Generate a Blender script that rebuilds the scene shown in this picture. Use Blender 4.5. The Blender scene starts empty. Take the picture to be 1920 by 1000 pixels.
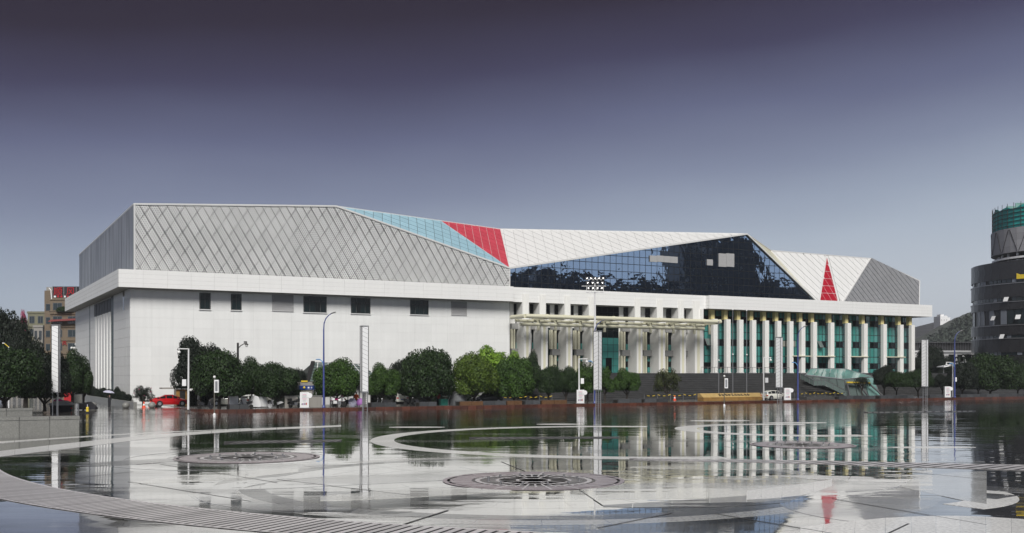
import bpy, bmesh, math, random
from mathutils import Vector, Matrix
random.seed(7)
R = math.radians
scene = bpy.context.scene
COL = scene.collection

# ------------------------------------------------------------------ camera
F, CX, HY, HC = 1991.0, 960.0, 700.0, 4.5          # focal length / horizon of the photograph, camera height
cd = bpy.data.cameras.new('camera'); cam = bpy.data.objects.new('camera', cd); COL.objects.link(cam)
cam.location = (0, 0, HC); cam.rotation_euler = (R(90), 0, 0)
cd.sensor_width = 36; cd.lens = 36*F/1920; cd.shift_y = (HY-500)/1920
cd.clip_start = .5; cd.clip_end = 6000
scene.camera = cam

# ------------------------------------------------------------------ sky, sun, exposure
SUN_AZ = Vector((.04, -1, 0)).normalized(); SUN_EL = R(42)
SUN_DIR = (SUN_AZ*math.cos(SUN_EL) + Vector((0, 0, math.sin(SUN_EL)))).normalized()
def lin(c):
    c = c/255.
    return c/12.92 if c <= .04045 else ((c+.055)/1.055)**2.4
def srgb(r, g, b): return (lin(r), lin(g), lin(b), 1)
EXPOSURE = 1.44
w = bpy.data.worlds.new('World'); scene.world = w; w.use_nodes = True
nt = w.node_tree; nt.nodes.clear(); N = nt.nodes.new; LK = nt.links.new
out = N('ShaderNodeOutputWorld'); bg = N('ShaderNodeBackground'); tc = N('ShaderNodeTexCoord')
nrm = N('ShaderNodeVectorMath'); nrm.operation = 'NORMALIZE'; LK(tc.outputs['Generated'], nrm.inputs[0])
dt = N('ShaderNodeVectorMath'); dt.operation = 'DOT_PRODUCT'; LK(nrm.outputs[0], dt.inputs[0])
dt.inputs[1].default_value = Vector((-.085, 0, 1)).normalized()
nz = N('ShaderNodeTexNoise'); nz.inputs['Scale'].default_value = 2.2; nz.inputs['Detail'].default_value = 3
mp = N('ShaderNodeMapping'); mp.inputs['Scale'].default_value = (1, 1, 4); LK(nrm.outputs[0], mp.inputs[0]); LK(mp.outputs[0], nz.inputs['Vector'])
ma = N('ShaderNodeMath'); ma.operation = 'MULTIPLY_ADD'; LK(nz.outputs['Fac'], ma.inputs[0]); ma.inputs[1].default_value = .05; ma.inputs[2].default_value = -.025
ad = N('ShaderNodeMath'); ad.operation = 'ADD'; LK(dt.outputs['Value'], ad.inputs[0]); LK(ma.outputs[0], ad.inputs[1])
ab = N('ShaderNodeMath'); ab.operation = 'MAXIMUM'; LK(ad.outputs[0], ab.inputs[0]); ab.inputs[1].default_value = 0
cr = N('ShaderNodeValToRGB'); LK(ab.outputs[0], cr.inputs[0])
stops = [(.0, (202, 208, 216)), (.05, (192, 200, 210)), (.10, (172, 183, 198)), (.135, (152, 163, 182)), (.175, (127, 136, 160)),
         (.225, (96, 101, 130)), (.275, (63, 61, 88)), (.325, (43, 36, 54)), (.40, (33, 25, 39))]
els = cr.color_ramp.elements
while len(els) < len(stops): els.new(.5)
for e, (p, c) in zip(els, stops): e.position = p; e.color = srgb(*c)
sky = N('ShaderNodeTexSky'); sky.sky_type = 'NISHITA'; sky.sun_disc = False
sky.sun_elevation = SUN_EL; sky.sun_rotation = math.atan2(SUN_DIR.x, SUN_DIR.y); sky.air_density = 2; sky.dust_density = 6
hs = N('ShaderNodeHueSaturation'); hs.inputs['Saturation'].default_value = .35; hs.inputs['Value'].default_value = .0012; LK(sky.outputs[0], hs.inputs['Color'])
mx = N('ShaderNodeMix'); mx.data_type = 'RGBA'; mx.blend_type = 'ADD'; mx.inputs[0].default_value = 1
LK(cr.outputs[0], mx.inputs[6]); LK(hs.outputs[0], mx.inputs[7])
LK(mx.outputs[2], bg.inputs['Color']); bg.inputs['Strength'].default_value = .385; LK(bg.outputs[0], out.inputs['Surface'])
sl = bpy.data.lights.new('sun', 'SUN'); sl.energy = 1.5; sl.angle = R(26); sl.color = (1, .975, .94)
so = bpy.data.objects.new('sun', sl); COL.objects.link(so); so.rotation_euler = (-SUN_DIR).to_track_quat('-Z', 'Y').to_euler(); so.location = (60, -60, 150)
vs = scene.view_settings; vs.view_transform = 'Standard'; vs.look = 'None'; vs.gamma = 1; vs.use_curve_mapping = False; vs.exposure = EXPOSURE
scene.display_settings.display_device = 'sRGB'
scene.cycles.use_denoising = True
scene.cycles.max_bounces = 7; scene.cycles.diffuse_bounces = 3; scene.cycles.glossy_bounces = 4; scene.cycles.volume_bounces = 0
scene.cycles.transparent_max_bounces = 8; scene.cycles.sample_clamp_indirect = 6; scene.cycles.caustics_reflective = False

# ------------------------------------------------------------------ coordinates
U = Vector((.8774, .4799, 0)).normalized(); V = Vector((-U.y, U.x, 0)); C0 = Vector((-51, 142, 0)); ROT = math.atan2(U.y, U.x)
def G(px, py, z=0.):                # ground point (height z) seen at a pixel of the photograph
    D = F*(HC-z)/(py-HY); return Vector(((px-CX)/F*D, D, z))
def PD(px, py, D): return Vector(((px-CX)/F*D, D, HC-(py-HY)*D/F))
def L(s, v, z=0.): p = C0+U*s+V*v; p.z = z; return p
def SP(px, v):                      # facade coordinate s at plane v
    a = (px-CX)/F; return (a*(C0.y+V.y*v)-C0.x-V.x*v)/(U.x-a*U.y)
def DEP(s, v): return (C0+U*s+V*v).y
def SZ(px, py, v): s = SP(px, v); return s, HC-(py-HY)*DEP(s, v)/F
def VS(px, s):                      # depth v on side plane s
    a = (px-CX)/F; return (a*(C0.y+U.y*s)-C0.x-U.x*s)/(V.x-a*V.y)
def LV(px, v, z=0.): return L(SP(px, v), v, z)

# ------------------------------------------------------------------ materials
M = {}
def mat(name, col, rough=.6, metal=0., spec=.5, noise=0., nscale=3., var=0., streak=0., bump=0., bscale=20., coat=0., trans=0., hstreak=0.):
    m = bpy.data.materials.new(name); m.use_nodes = True; t = m.node_tree; b = t.nodes['Principled BSDF']
    b.inputs['Roughness'].default_value = rough; b.inputs['Metallic'].default_value = metal; b.inputs['Specular IOR Level'].default_value = spec
    if coat: b.inputs['Coat Weight'].default_value = coat; b.inputs['Coat Roughness'].default_value = .04
    c = (*col, 1)
    def n(x): return t.nodes.new(x)
    rgb = n('ShaderNodeRGB'); rgb.outputs[0].default_value = c; cur = rgb.outputs[0]
    geo = n('ShaderNodeNewGeometry')
    def mul(cur, val, lo, hi, a=0., b_=1.):
        mr = n('ShaderNodeMapRange'); mr.inputs[1].default_value = a; mr.inputs[2].default_value = b_; mr.inputs[3].default_value = lo; mr.inputs[4].default_value = hi; t.links.new(val, mr.inputs[0])
        mm = n('ShaderNodeMix'); mm.data_type = 'RGBA'; mm.blend_type = 'MULTIPLY'; mm.inputs[0].default_value = 1
        t.links.new(cur, mm.inputs[6]); t.links.new(mr.outputs[0], mm.inputs[7]); return mm.outputs[2]
    if noise:
        nzn = n('ShaderNodeTexNoise'); nzn.inputs['Scale'].default_value = nscale; nzn.inputs['Detail'].default_value = 5; t.links.new(geo.outputs['Position'], nzn.inputs['Vector'])
        cur = mul(cur, nzn.outputs['Fac'], 1-noise*2, 1+noise*2)
    if streak:
        mpp = n('ShaderNodeMapping'); mpp.inputs['Scale'].default_value = (1.3, 1.3, .09); t.links.new(geo.outputs['Position'], mpp.inputs[0])
        nzn = n('ShaderNodeTexNoise'); nzn.inputs['Scale'].default_value = 1.4; nzn.inputs['Detail'].default_value = 6; t.links.new(mpp.outputs[0], nzn.inputs['Vector'])
        cur = mul(cur, nzn.outputs['Fac'], 1-streak, 1+streak*.6)
    if hstreak:
        mpp = n('ShaderNodeMapping'); mpp.inputs['Scale'].default_value = (.35, .35, 3.2); t.links.new(geo.outputs['Position'], mpp.inputs[0])
        nzn = n('ShaderNodeTexNoise'); nzn.inputs['Scale'].default_value = 1.6; nzn.inputs['Detail'].default_value = 6; nzn.inputs['Roughness'].default_value = .7; t.links.new(mpp.outputs[0], nzn.inputs['Vector'])
        cur = mul(cur, nzn.outputs['Fac'], 1-hstreak, 1+hstreak*1.3, .33, .67)
    if var:
        oi = n('ShaderNodeObjectInfo'); cur = mul(cur, oi.outputs['Random'], 1-var, 1+var)
    t.links.new(cur, b.inputs['Base Color'])
    if bump:
        nzn = n('ShaderNodeTexNoise'); nzn.inputs['Scale'].default_value = bscale; nzn.inputs['Detail'].default_value = 3; t.links.new(geo.outputs['Position'], nzn.inputs['Vector'])
        bp = n('ShaderNodeBump'); bp.inputs['Strength'].default_value = bump; bp.inputs['Distance'].default_value = .02; t.links.new(nzn.outputs['Fac'], bp.inputs['Height']); t.links.new(bp.outputs[0], b.inputs['Normal'])
    M[name] = m; return m
mat('white_tile', (.81, .815, .80), .42, var=.018, streak=.09, noise=.02, nscale=.35)
mat('white_fascia', (.83, .83, .815), .4, var=.012, streak=.05)
mat('white_clad', (.81, .805, .775), .45, streak=.06)
mat('cream_paint', (.70, .68, .52), .4, streak=.05)
mat('cream_glow_head', (.74, .64, .30), .5, noise=.05, nscale=2)  # warm glow at the column tops painted into the yellow
mat('grey_band', (.28, .28, .27), .5, streak=.05)
mat('soffit', (.33, .33, .31), .6, noise=.04)
mat('wall_core', (.62, .62, .61), .7)
mat('backing', (.035, .037, .04), .6)
mat('frame_dark', (.018, .02, .022), .35)
mat('frame_grey', (.18, .18, .19), .35, metal=.6)
mat('edge_trim', (.66, .66, .65), .35)
mat('white_panel', (.72, .72, .71), .35, var=.02, streak=.03)
mat('blue_pane', (.38, .60, .70), .12, var=.06, coat=.6)
mat('red_pane', (.58, .07, .10), .3, var=.07)
mat('deep_red_pane', (.40, .012, .03), .3, var=.08)
mat('teal_glass', (.06, .25, .225), .08, var=.12, coat=.5, noise=.12, nscale=.5)
mat('dark_glass', (.006, .009, .010), .08, spec=.25, var=.3)
mat('window_glass', (.010, .020, .022), .08, spec=.25, var=.2)
mat('teal_dull', (.02,.05,.052), .4, spec=.25)
mat('louver', (.42, .42, .42), .5)
mat('blind', (.42, .42, .36), .6)
mat('stair_stone', (.026, .026, .027), .42, noise=.25, nscale=1.2, bump=.3, hstreak=.85)
mat('nosing', (.115, .115, .112), .35, noise=.3, nscale=.8)
mat('nosing_dark', (.06, .06, .06), .4, noise=.3, nscale=.8)
mat('pavement', (.075, .072, .07), .22, noise=.25, nscale=.6, spec=.6)
mat('kerb_brick', (.085, .028, .016), .35, var=.35, noise=.3, nscale=3)
mat('planter', (.055, .058, .062), .5, var=.3, noise=.15)
mat('soil', (.02, .016, .012), .9)
mat('granite', (.22, .22, .205), .4, noise=.3, nscale=14, bump=.2, var=.08, streak=.15)
mat('dark_granite', (.030, .030, .033), .3, noise=.4, nscale=3)
mat('metal_grey', (.35, .35, .36), .35, metal=.7)
mat('dark_metal', (.045, .042, .04), .45, metal=.4)
mat('brown_pole', (.13, .12, .10), .45)
mat('white_paint', (.75, .75, .75), .35)
mat('off_white', (.84, .845, .85), .3)
mat('blue_paint', (.055, .075, .26), .35, noise=.15, nscale=2)
mat('light_blue', (.12, .35, .68), .3)
mat('lamp_glass', (.8, .8, .78), .15)
mat('bark', (.045, .037, .03), .9, noise=.3, nscale=4)
mat('gold_stone', (.50, .35, .14), .4, noise=.12, nscale=2, streak=.15)
mat('planter_brown', (.12, .06, .025), .5, noise=.2)
mat('gold_stone_low', (.30, .17, .05), .4, noise=.25, nscale=2)
mat('red_car', (.52, .006, .01), .25, coat=1)
mat('white_car', (.74, .74, .66), .25, coat=1)
mat('grey_car', (.045, .045, .05), .25, coat=1)
mat('car_glass', (.012, .014, .016), .05, coat=1)
mat('tyre', (.015, .015, .015), .8)
mat('rim', (.5, .5, .52), .3, metal=.8)
mat('lens_white', (.8, .8, .8), .1, coat=1)
mat('lens_red', (.6, .01, .01), .15, coat=1)
mat('orange', (.75, .10, .01), .6)
mat('cone_orange', (.85, .09, .02), .5)
mat('pink', (.75, .06, .30), .6)
mat('purple', (.35, .14, .42), .6)
mat('lilac', (.55, .55, .68), .5)
mat('skin', (.45, .28, .2), .6)
mat('cloth_dark', (.02, .02, .025), .9)
mat('black', (.012, .012, .012), .5)
mat('sign_blue', (.02, .05, .22), .4)
mat('yellow', (.75, .55, .04), .5)
mat('green_box', (.02, .20, .15), .5)
mat('tarp_grey', (.10, .105, .11), .7)
mat('red_sign', (.42, .008, .015), .5)
mat('tan_wall', (.17, .13, .09), .8, streak=.12, noise=.06, nscale=.4)
mat('olive_wall', (.19, .185, .125), .8, streak=.2)
mat('pale_wall', (.30, .285, .26), .8, streak=.2)
mat('roof_red', (.22, .05, .05), .7)
mat('far_window', (.02, .03, .035), .12, coat=.4)
mat('net_green', (.03, .44, .41), .6, noise=.15, nscale=.6)
mat('drum_grey', (.36, .36, .38), .5, var=.08)
mat('tower_white', (.84, .84, .84), .7)
mat('sky_sheen_pane', (.20, .22, .26), .15)  # paler panes with the reflected sky put into their colour
mat('canopy_glass', (.20, .36, .33), .1, coat=.6, noise=.3, nscale=.35)
mat('rail_glass', (.13, .17, .16), .1, coat=.5)
mat('asphalt', (.05, .05, .052), .3, noise=.2, nscale=.5)
mat('bush_flower', (.35, .05, .12), .7)
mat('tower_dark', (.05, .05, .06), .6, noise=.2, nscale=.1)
mat('hill_near', (.085, .095, .085), .95, noise=.35, nscale=.03)  # base lightened to carry part of the distance haze
mat('hill_far', (.06, .06, .065), .95, noise=.2, nscale=.01)
mat('hill_tree', (.045, .058, .046), .95, noise=.35, nscale=.2)

def perforated(name, base, axis, holes=.5, hole_col=(.05, .052, .055), streak=0., metal=.1):
    m = bpy.data.materials.new(name); m.use_nodes = True; t = m.node_tree; b = t.nodes['Principled BSDF']; n = t.nodes.new; lk = t.links.new
    geo = n('ShaderNodeNewGeometry'); oi = n('ShaderNodeObjectInfo')
    d = n('ShaderNodeVectorMath'); d.operation = 'DOT_PRODUCT'; d.inputs[1].default_value = axis; lk(geo.outputs['Position'], d.inputs[0])
    sp = n('ShaderNodeSeparateXYZ'); lk(geo.outputs['Position'], sp.inputs[0])
    def mth(op, a, bb):
        q = n('ShaderNodeMath'); q.operation = op
        for i, x in enumerate((a, bb)):
            if x is None: continue
            if isinstance(x, (int, float)): q.inputs[i].default_value = x
            else: lk(x, q.inputs[i])
        return q.outputs[0]
    P = .31
    x = mth('MULTIPLY', d.outputs['Value'], 1/P); y = mth('MULTIPLY', sp.outputs['Z'], 1/(P*.86))
    row = mth('FLOOR', y, None); odd = mth('MULTIPLY', mth('MODULO', row, 2), .5)
    fx = mth('SUBTRACT', mth('FRACT', mth('ADD', x, odd), None), .5); fy = mth('MULTIPLY', mth('SUBTRACT', mth('FRACT', y, None), .5), .86)
    r2 = mth('ADD', mth('MULTIPLY', fx, fx), mth('MULTIPLY', fy, fy))
    # hole size differs from panel to panel
    rad = n('ShaderNodeMapRange'); lk(oi.outputs['Random'], rad.inputs[0]); rad.inputs[3].default_value = .072*holes*1.7; rad.inputs[4].default_value = .105*holes*1.7
    msk = mth('LESS_THAN', r2, rad.outputs[0])
    nz = n('ShaderNodeTexNoise'); nz.inputs['Scale'].default_value = .25; nz.inputs['Detail'].default_value = 4; lk(geo.outputs['Position'], nz.inputs['Vector'])
    mr = n('ShaderNodeMapRange'); lk(nz.outputs['Fac'], mr.inputs[0]); mr.inputs[3].default_value = .85; mr.inputs[4].default_value = 1.12
    c1 = n('ShaderNodeMix'); c1.data_type = 'RGBA'; c1.blend_type = 'MULTIPLY'; c1.inputs[0].default_value = 1; c1.inputs[6].default_value = (*base, 1); lk(mr.outputs[0], c1.inputs[7])
    c2 = n('ShaderNodeMix'); c2.data_type = 'RGBA'; lk(msk, c2.inputs[0]); lk(c1.outputs[2], c2.inputs[6]); c2.inputs[7].default_value = (*hole_col, 1)
    fin = c2.outputs[2]
    if streak:  # blurred vertical reflections put into the colour as streaks
        mpp = n('ShaderNodeMapping'); mpp.inputs['Scale'].default_value = (.5, .5, .06); lk(geo.outputs['Position'], mpp.inputs[0]); n2 = n('ShaderNodeTexNoise'); n2.inputs['Scale'].default_value = 1.5; n2.inputs['Detail'].default_value = 5; lk(mpp.outputs[0], n2.inputs['Vector'])
        m2 = n('ShaderNodeMapRange'); m2.inputs[1].default_value = .33; m2.inputs[2].default_value = .67; m2.inputs[3].default_value = 1-streak; m2.inputs[4].default_value = 1+streak; lk(n2.outputs['Fac'], m2.inputs[0])
        c3 = n('ShaderNodeMix'); c3.data_type = 'RGBA'; c3.blend_type = 'MULTIPLY'; c3.inputs[0].default_value = 1; lk(fin, c3.inputs[6]); lk(m2.outputs[0], c3.inputs[7]); fin = c3.outputs[2]
    lk(fin, b.inputs['Base Color']); b.inputs['Roughness'].default_value = .35; b.inputs['Metallic'].default_value = metal
    M[name] = m
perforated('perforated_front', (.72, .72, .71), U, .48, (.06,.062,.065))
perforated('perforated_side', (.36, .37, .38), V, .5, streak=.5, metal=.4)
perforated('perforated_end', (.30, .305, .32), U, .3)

def mirror_glass(name, tint):
    m = bpy.data.materials.new(name); m.use_nodes = True; t = m.node_tree; b = t.nodes['Principled BSDF']; n = t.nodes.new; lk = t.links.new
    b.inputs['Base Color'].default_value = (*tint, 1); b.inputs['Metallic'].default_value = 1; b.inputs['Roughness'].default_value = .02
    geo = n('ShaderNodeNewGeometry'); nz = n('ShaderNodeTexNoise'); nz.inputs['Scale'].default_value = .55; nz.inputs['Detail'].default_value = 2.5; lk(geo.outputs['Position'], nz.inputs['Vector'])
    bp = n('ShaderNodeBump'); bp.inputs['Strength'].default_value = .34; bp.inputs['Distance'].default_value = .05; lk(nz.outputs['Fac'], bp.inputs['Height']); lk(bp.outputs[0], b.inputs['Normal'])
    M[name] = m
mirror_glass('mirror_pane', (.32, .43, .60))

def clear_glass(name, tint, alpha):
    m = bpy.data.materials.new(name); m.use_nodes = True; t = m.node_tree; b = t.nodes['Principled BSDF']
    b.inputs['Base Color'].default_value = (*tint, 1); b.inputs['Roughness'].default_value = .1; b.inputs['Alpha'].default_value = alpha; M[name] = m
clear_glass('clear_glass', (.55, .62, .55), .22)
def leaf_mat(name, dark, light):
    m = bpy.data.materials.new(name); m.use_nodes = True; t = m.node_tree; b = t.nodes['Principled BSDF']; n = t.nodes.new; lk = t.links.new
    geo = n('ShaderNodeNewGeometry'); nz = n('ShaderNodeTexNoise'); nz.inputs['Scale'].default_value = .9; nz.inputs['Detail'].default_value = 3; lk(geo.outputs['Position'], nz.inputs['Vector'])
    a = n('ShaderNodeMath'); a.operation = 'MULTIPLY_ADD'; lk(geo.outputs['Random Per Island'], a.inputs[0]); a.inputs[1].default_value = .6
    a2 = n('ShaderNodeMath'); a2.operation = 'MULTIPLY_ADD'; lk(nz.outputs['Fac'], a2.inputs[0]); a2.inputs[1].default_value = 1.1; a2.inputs[2].default_value = -.35; lk(a2.outputs[0], a.inputs[2])
    cr = n('ShaderNodeValToRGB'); cr.color_ramp.elements[0].color = (*dark, 1); cr.color_ramp.elements[1].color = (*light, 1); lk(a.outputs[0], cr.inputs[0])
    lk(cr.outputs[0], b.inputs['Base Color']); b.inputs['Roughness'].default_value = .55; b.inputs['Specular IOR Level'].default_value = .25
    M[name] = m
leaf_mat('leaf_dark', (.004, .011, .004), (.028, .058, .013))
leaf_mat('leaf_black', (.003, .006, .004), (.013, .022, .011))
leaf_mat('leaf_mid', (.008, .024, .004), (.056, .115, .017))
leaf_mat('leaf_bright', (.04, .10, .008), (.24, .40, .04))
leaf_mat('leaf_yellow', (.014, .036, .004), (.105, .16, .02))
leaf_mat('leaf_olive', (.016, .022, .008), (.06, .075, .02))

def wet(name, c1, c2, ripple=1., grain=0., var=0., rough=.03, ior=1.95, coatw=1., spec=.5):
    m = bpy.data.materials.new(name); m.use_nodes = True; t = m.node_tree; b = t.nodes['Principled BSDF']; n = t.nodes.new; lk = t.links.new
    geo = n('ShaderNodeNewGeometry'); pos = geo.outputs['Position']
    def noise(sc, det, scale=(1, 1, 1), rot=0):
        mp = n('ShaderNodeMapping'); mp.inputs['Scale'].default_value = scale; mp.inputs['Rotation'].default_value = (0, 0, rot); lk(pos, mp.inputs[0])
        q = n('ShaderNodeTexNoise'); q.inputs['Scale'].default_value = sc; q.inputs['Detail'].default_value = det; lk(mp.outputs[0], q.inputs['Vector']); return q.outputs['Fac']
    def rng(v, a, bb, lo, hi):
        q = n('ShaderNodeMapRange'); q.inputs[1].default_value = a; q.inputs[2].default_value = bb; q.inputs[3].default_value = lo; q.inputs[4].default_value = hi; lk(v, q.inputs[0]); return q.outputs[0]
    def mul(a, bb):
        q = n('ShaderNodeMath'); q.operation = 'MULTIPLY'; lk(a, q.inputs[0])
        if isinstance(bb, float): q.inputs[1].default_value = bb
        else: lk(bb, q.inputs[1])
        return q.outputs[0]
    def add(a, bb):
        q = n('ShaderNodeMath'); q.operation = 'ADD'; lk(a, q.inputs[0]); lk(bb, q.inputs[1]); return q.outputs[0]
    cmx = n('ShaderNodeMix'); cmx.data_type = 'RGBA'; lk(rng(noise(.22, 5), .38, .62, 0, 1), cmx.inputs[0]); cmx.inputs[6].default_value = (*c1, 1); cmx.inputs[7].default_value = (*c2, 1)
    cur = cmx.outputs[2]
    fg = n('ShaderNodeMix'); fg.data_type = 'RGBA'; fg.blend_type = 'MULTIPLY'; fg.inputs[0].default_value = 1; lk(cur, fg.inputs[6]); lk(rng(noise(9, 4), .3, .7, .72, 1.25), fg.inputs[7]); cur = fg.outputs[2]
    if var:
        oi = n('ShaderNodeObjectInfo'); vm = n('ShaderNodeMix'); vm.data_type = 'RGBA'; vm.blend_type = 'MULTIPLY'; vm.inputs[0].default_value = 1
        lk(cur, vm.inputs[6]); lk(rng(oi.outputs['Random'], 0, 1, 1-var, 1+var), vm.inputs[7]); cur = vm.outputs[2]
    lk(cur, b.inputs['Base Color'])
    damp = rng(noise(.13, 6, (.8, 1.7, 1), .1), .47, .60, 0, 1)      # 0 standing water, 1 wet rough stone
    lk(rng(damp, 0, 1, rough, max(rough, .16)), b.inputs['Roughness']); b.inputs['Specular IOR Level'].default_value = spec
    b.inputs['Coat Weight'].default_value = 1; b.inputs['Coat IOR'].default_value = ior; b.inputs['Coat Weight'].default_value = coatw
    lk(rng(damp, 0, 1, .002, .014), b.inputs['Coat Roughness'])
    # distance from the corner of the square: far paving carries only a thin broken film
    sp = n('ShaderNodeVectorMath'); sp.operation = 'DOT_PRODUCT'; lk(pos, sp.inputs[0]); sp.inputs[1].default_value = V
    far = rng(sp.outputs['Value'], 62, 112, 0, 1)
    h = add(mul(noise(1, 2, (.22, .7, 1), .12), .015*ripple), mul(noise(2.2, 2, (.8, 1, 1), -.3), .0012*ripple))
    amp = add(rng(noise(.06, 3), .42, .66, .06, 1.5), mul(far, 1.1)); h2 = add(mul(mul(noise(6, 3), .0008), add(far, damp)), mul(mul(noise(1, 4, (.45, 3.4, 1)), .022), far))
    hh = add(mul(h, amp), h2)
    if grain: hh = add(hh, mul(noise(60, 2), grain))
    bp = n('ShaderNodeBump'); bp.inputs['Strength'].default_value = 1; bp.inputs['Distance'].default_value = 1.; lk(hh, bp.inputs['Height'])
    lk(bp.outputs[0], b.inputs['Normal']); lk(bp.outputs[0], b.inputs['Coat Normal']); lk(rng(damp, 0, 1, coatw, coatw*.72), b.inputs['Coat Weight'])
    M[name] = m
wet('wet_paving', (.018, .019, .018), (.045, .045, .042))
wet('wet_slab', (.13, .132, .125), (.22, .22, .205), var=.35)
wet('wet_dark', (.035, .036, .04), (.06, .06, .062), var=.3, ior=1.3, coatw=.45, spec=.3, rough=.12)
wet('wet_rough', (.36, .36, .345), (.48, .48, .46), var=.12, ior=1.3, coatw=.5, spec=.3, rough=.15)
wet('wet_leaf', (.50, .50, .475), (.62, .62, .59), var=.08, ior=1.45, coatw=.6, spec=.3, rough=.1)
wet('wet_pale', (.72, .72, .70), (.80, .80, .78), var=.05, ior=1.3, coatw=.25, spec=.2, rough=.3)
wet('wet_mid', (.20, .205, .21), (.28, .28, .28), var=.15, ior=1.5)
wet('wet_lane', (.10, .095, .085), (.17, .16, .14), rough=.08)
mat('grate_bar', (.62, .60, .60), .3, metal=.1, var=.15)
mat('drain_bar', (.16, .16, .16), .35, metal=.2)
mat('grate_bar_red', (.46, .40, .415), .3, metal=.3, var=.12)
mat('joint_mortar', (.06, .06, .06), .5)
mat('grate_pit_shade', (.012, .008, .010), .5)  # darkness of a deep pit painted on a shallow sheet

# ------------------------------------------------------------------ mesh helpers
class MB:
    def __init__(s): s.v = []; s.f = []; s.mi = []; s.cur = 0
    def face(s, pts):
        b = len(s.v); s.v += [tuple(p) for p in pts]; s.f.append(tuple(range(b, b+len(pts)))); s.mi.append(s.cur)
    def raw(s, vs, fs):
        b = len(s.v); s.v += [tuple(p) for p in vs]; s.f += [tuple(i+b for i in f) for f in fs]; s.mi += [s.cur]*len(fs)
    def box(s, x0, x1, y0, y1, z0, z1):
        s.raw([(x0,y0,z0),(x1,y0,z0),(x1,y1,z0),(x0,y1,z0),(x0,y0,z1),(x1,y0,z1),(x1,y1,z1),(x0,y1,z1)],
              [(0,3,2,1),(4,5,6,7),(0,1,5,4),(1,2,6,5),(2,3,7,6),(3,0,4,7)]); return s
    def prism(s, poly, off):
        n = len(poly); p = [Vector(q) for q in poly]; o = Vector(off)
        s.raw(p+[q+o for q in p], [tuple(range(n-1,-1,-1)), tuple(range(n, 2*n))]+[(i,(i+1)%n,n+(i+1)%n,n+i) for i in range(n)]); return s
    def tube(s, pts, r, n=8, r1=None, cap=True):
        pts = [Vector(p) for p in pts]; m = len(pts); rings = []; up = None
        for i, p in enumerate(pts):
            d = (pts[min(i+1,m-1)]-pts[max(i-1,0)]).normalized()
            if up is None: up = d.orthogonal().normalized()
            a = (up-d*up.dot(d)).normalized(); up = a; b = d.cross(a)
            rr = r if r1 is None else r+(r1-r)*i/(m-1)
            rings.append([p+(a*math.cos(2*math.pi*k/n)+b*math.sin(2*math.pi*k/n))*rr for k in range(n)])
        fs = []
        for i in range(m-1):
            for k in range(n): fs.append((i*n+k, i*n+(k+1)%n, (i+1)*n+(k+1)%n, (i+1)*n+k))
        if cap: fs += [tuple(range(n-1,-1,-1)), tuple(range((m-1)*n, m*n))]
        s.raw([q for rg in rings for q in rg], fs); return s
    def bar(s, a, b, w, h):                       # square bar a-b, width w sideways, height h
        a, b = Vector(a), Vector(b); d = (b-a).normalized()
        side = d.cross(Vector((0,0,1)));
        if side.length < 1e-4: side = Vector((1,0,0))
        side.normalize(); up = side.cross(d)
        q = [side*(i*w/2)+up*(j*h/2) for i, j in ((-1,-1),(1,-1),(1,1),(-1,1))]
        s.raw([a+x for x in q]+[b+x for x in q], [(3,2,1,0),(4,5,6,7)]+[(i,(i+1)%4,4+(i+1)%4,4+i) for i in range(4)]); return s
    def lathe(s, prof, n=16, c=(0,0,0), axis='z'):
        vs = []; c = Vector(c)
        for r, z in prof:
            for k in range(n):
                a = 2*math.pi*k/n; x, y = r*math.cos(a), r*math.sin(a)
                vs.append(c+(Vector((x,y,z)) if axis == 'z' else Vector((x,z,y)) if axis == 'y' else Vector((z,x,y))))
        m = len(prof); fs = [(i*n+k, i*n+(k+1)%n, (i+1)*n+(k+1)%n, (i+1)*n+k) for i in range(m-1) for k in range(n)]
        fs += [tuple(range(n-1,-1,-1)), tuple(range((m-1)*n, m*n))]
        s.raw(vs, fs); return s
    def ball(s, c, r, n=12, sz=1.):
        k = 7; s.lathe([(max(.001, r*math.sin(math.pi*i/k)), -r*sz*math.cos(math.pi*i/k)) for i in range(k+1)], n, c); return s
def mesh(name, mb, m, smooth=False):
    me = bpy.data.meshes.new(name); me.from_pydata(mb.v, [], mb.f)
    for x in (m if isinstance(m, (list, tuple)) else [m]): me.materials.append(M[x] if isinstance(x, str) else x)
    if isinstance(m, (list, tuple)): me.polygons.foreach_set('material_index', mb.mi)
    if smooth: me.polygons.foreach_set('use_smooth', [True]*len(me.polygons))
    me.update(); return me
def recalc(me):
    b = bmesh.new(); b.from_mesh(me); bmesh.ops.recalc_face_normals(b, faces=b.faces); b.to_mesh(me); b.free()
def obj(name, mb, m, parent=None, loc=None, rotz=None, smooth=False, kind=None, label=None):
    me = mesh(name, mb, m, smooth) if isinstance(mb, MB) else mb
    o = bpy.data.objects.new(name, me); COL.objects.link(o)
    if parent: o.parent = parent
    if loc is not None: o.location = loc
    if rotz: o.rotation_euler = (0, 0, rotz)
    if kind: o['kind'] = kind
    if label: o['label'] = label
    return o
def thing(name, label, cat, loc=(0,0,0), rotz=0, group=None):
    o = bpy.data.objects.new(name, None); COL.objects.link(o); o.location = loc; o.rotation_euler = (0,0,rotz); o.empty_display_size = .5
    o['label'] = label; o['category'] = cat
    if group: o['group'] = group
    return o
def tag(o, label, cat, group=None):
    o['label'] = label; o['category'] = cat
    if group: o['group'] = group
    return o
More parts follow.
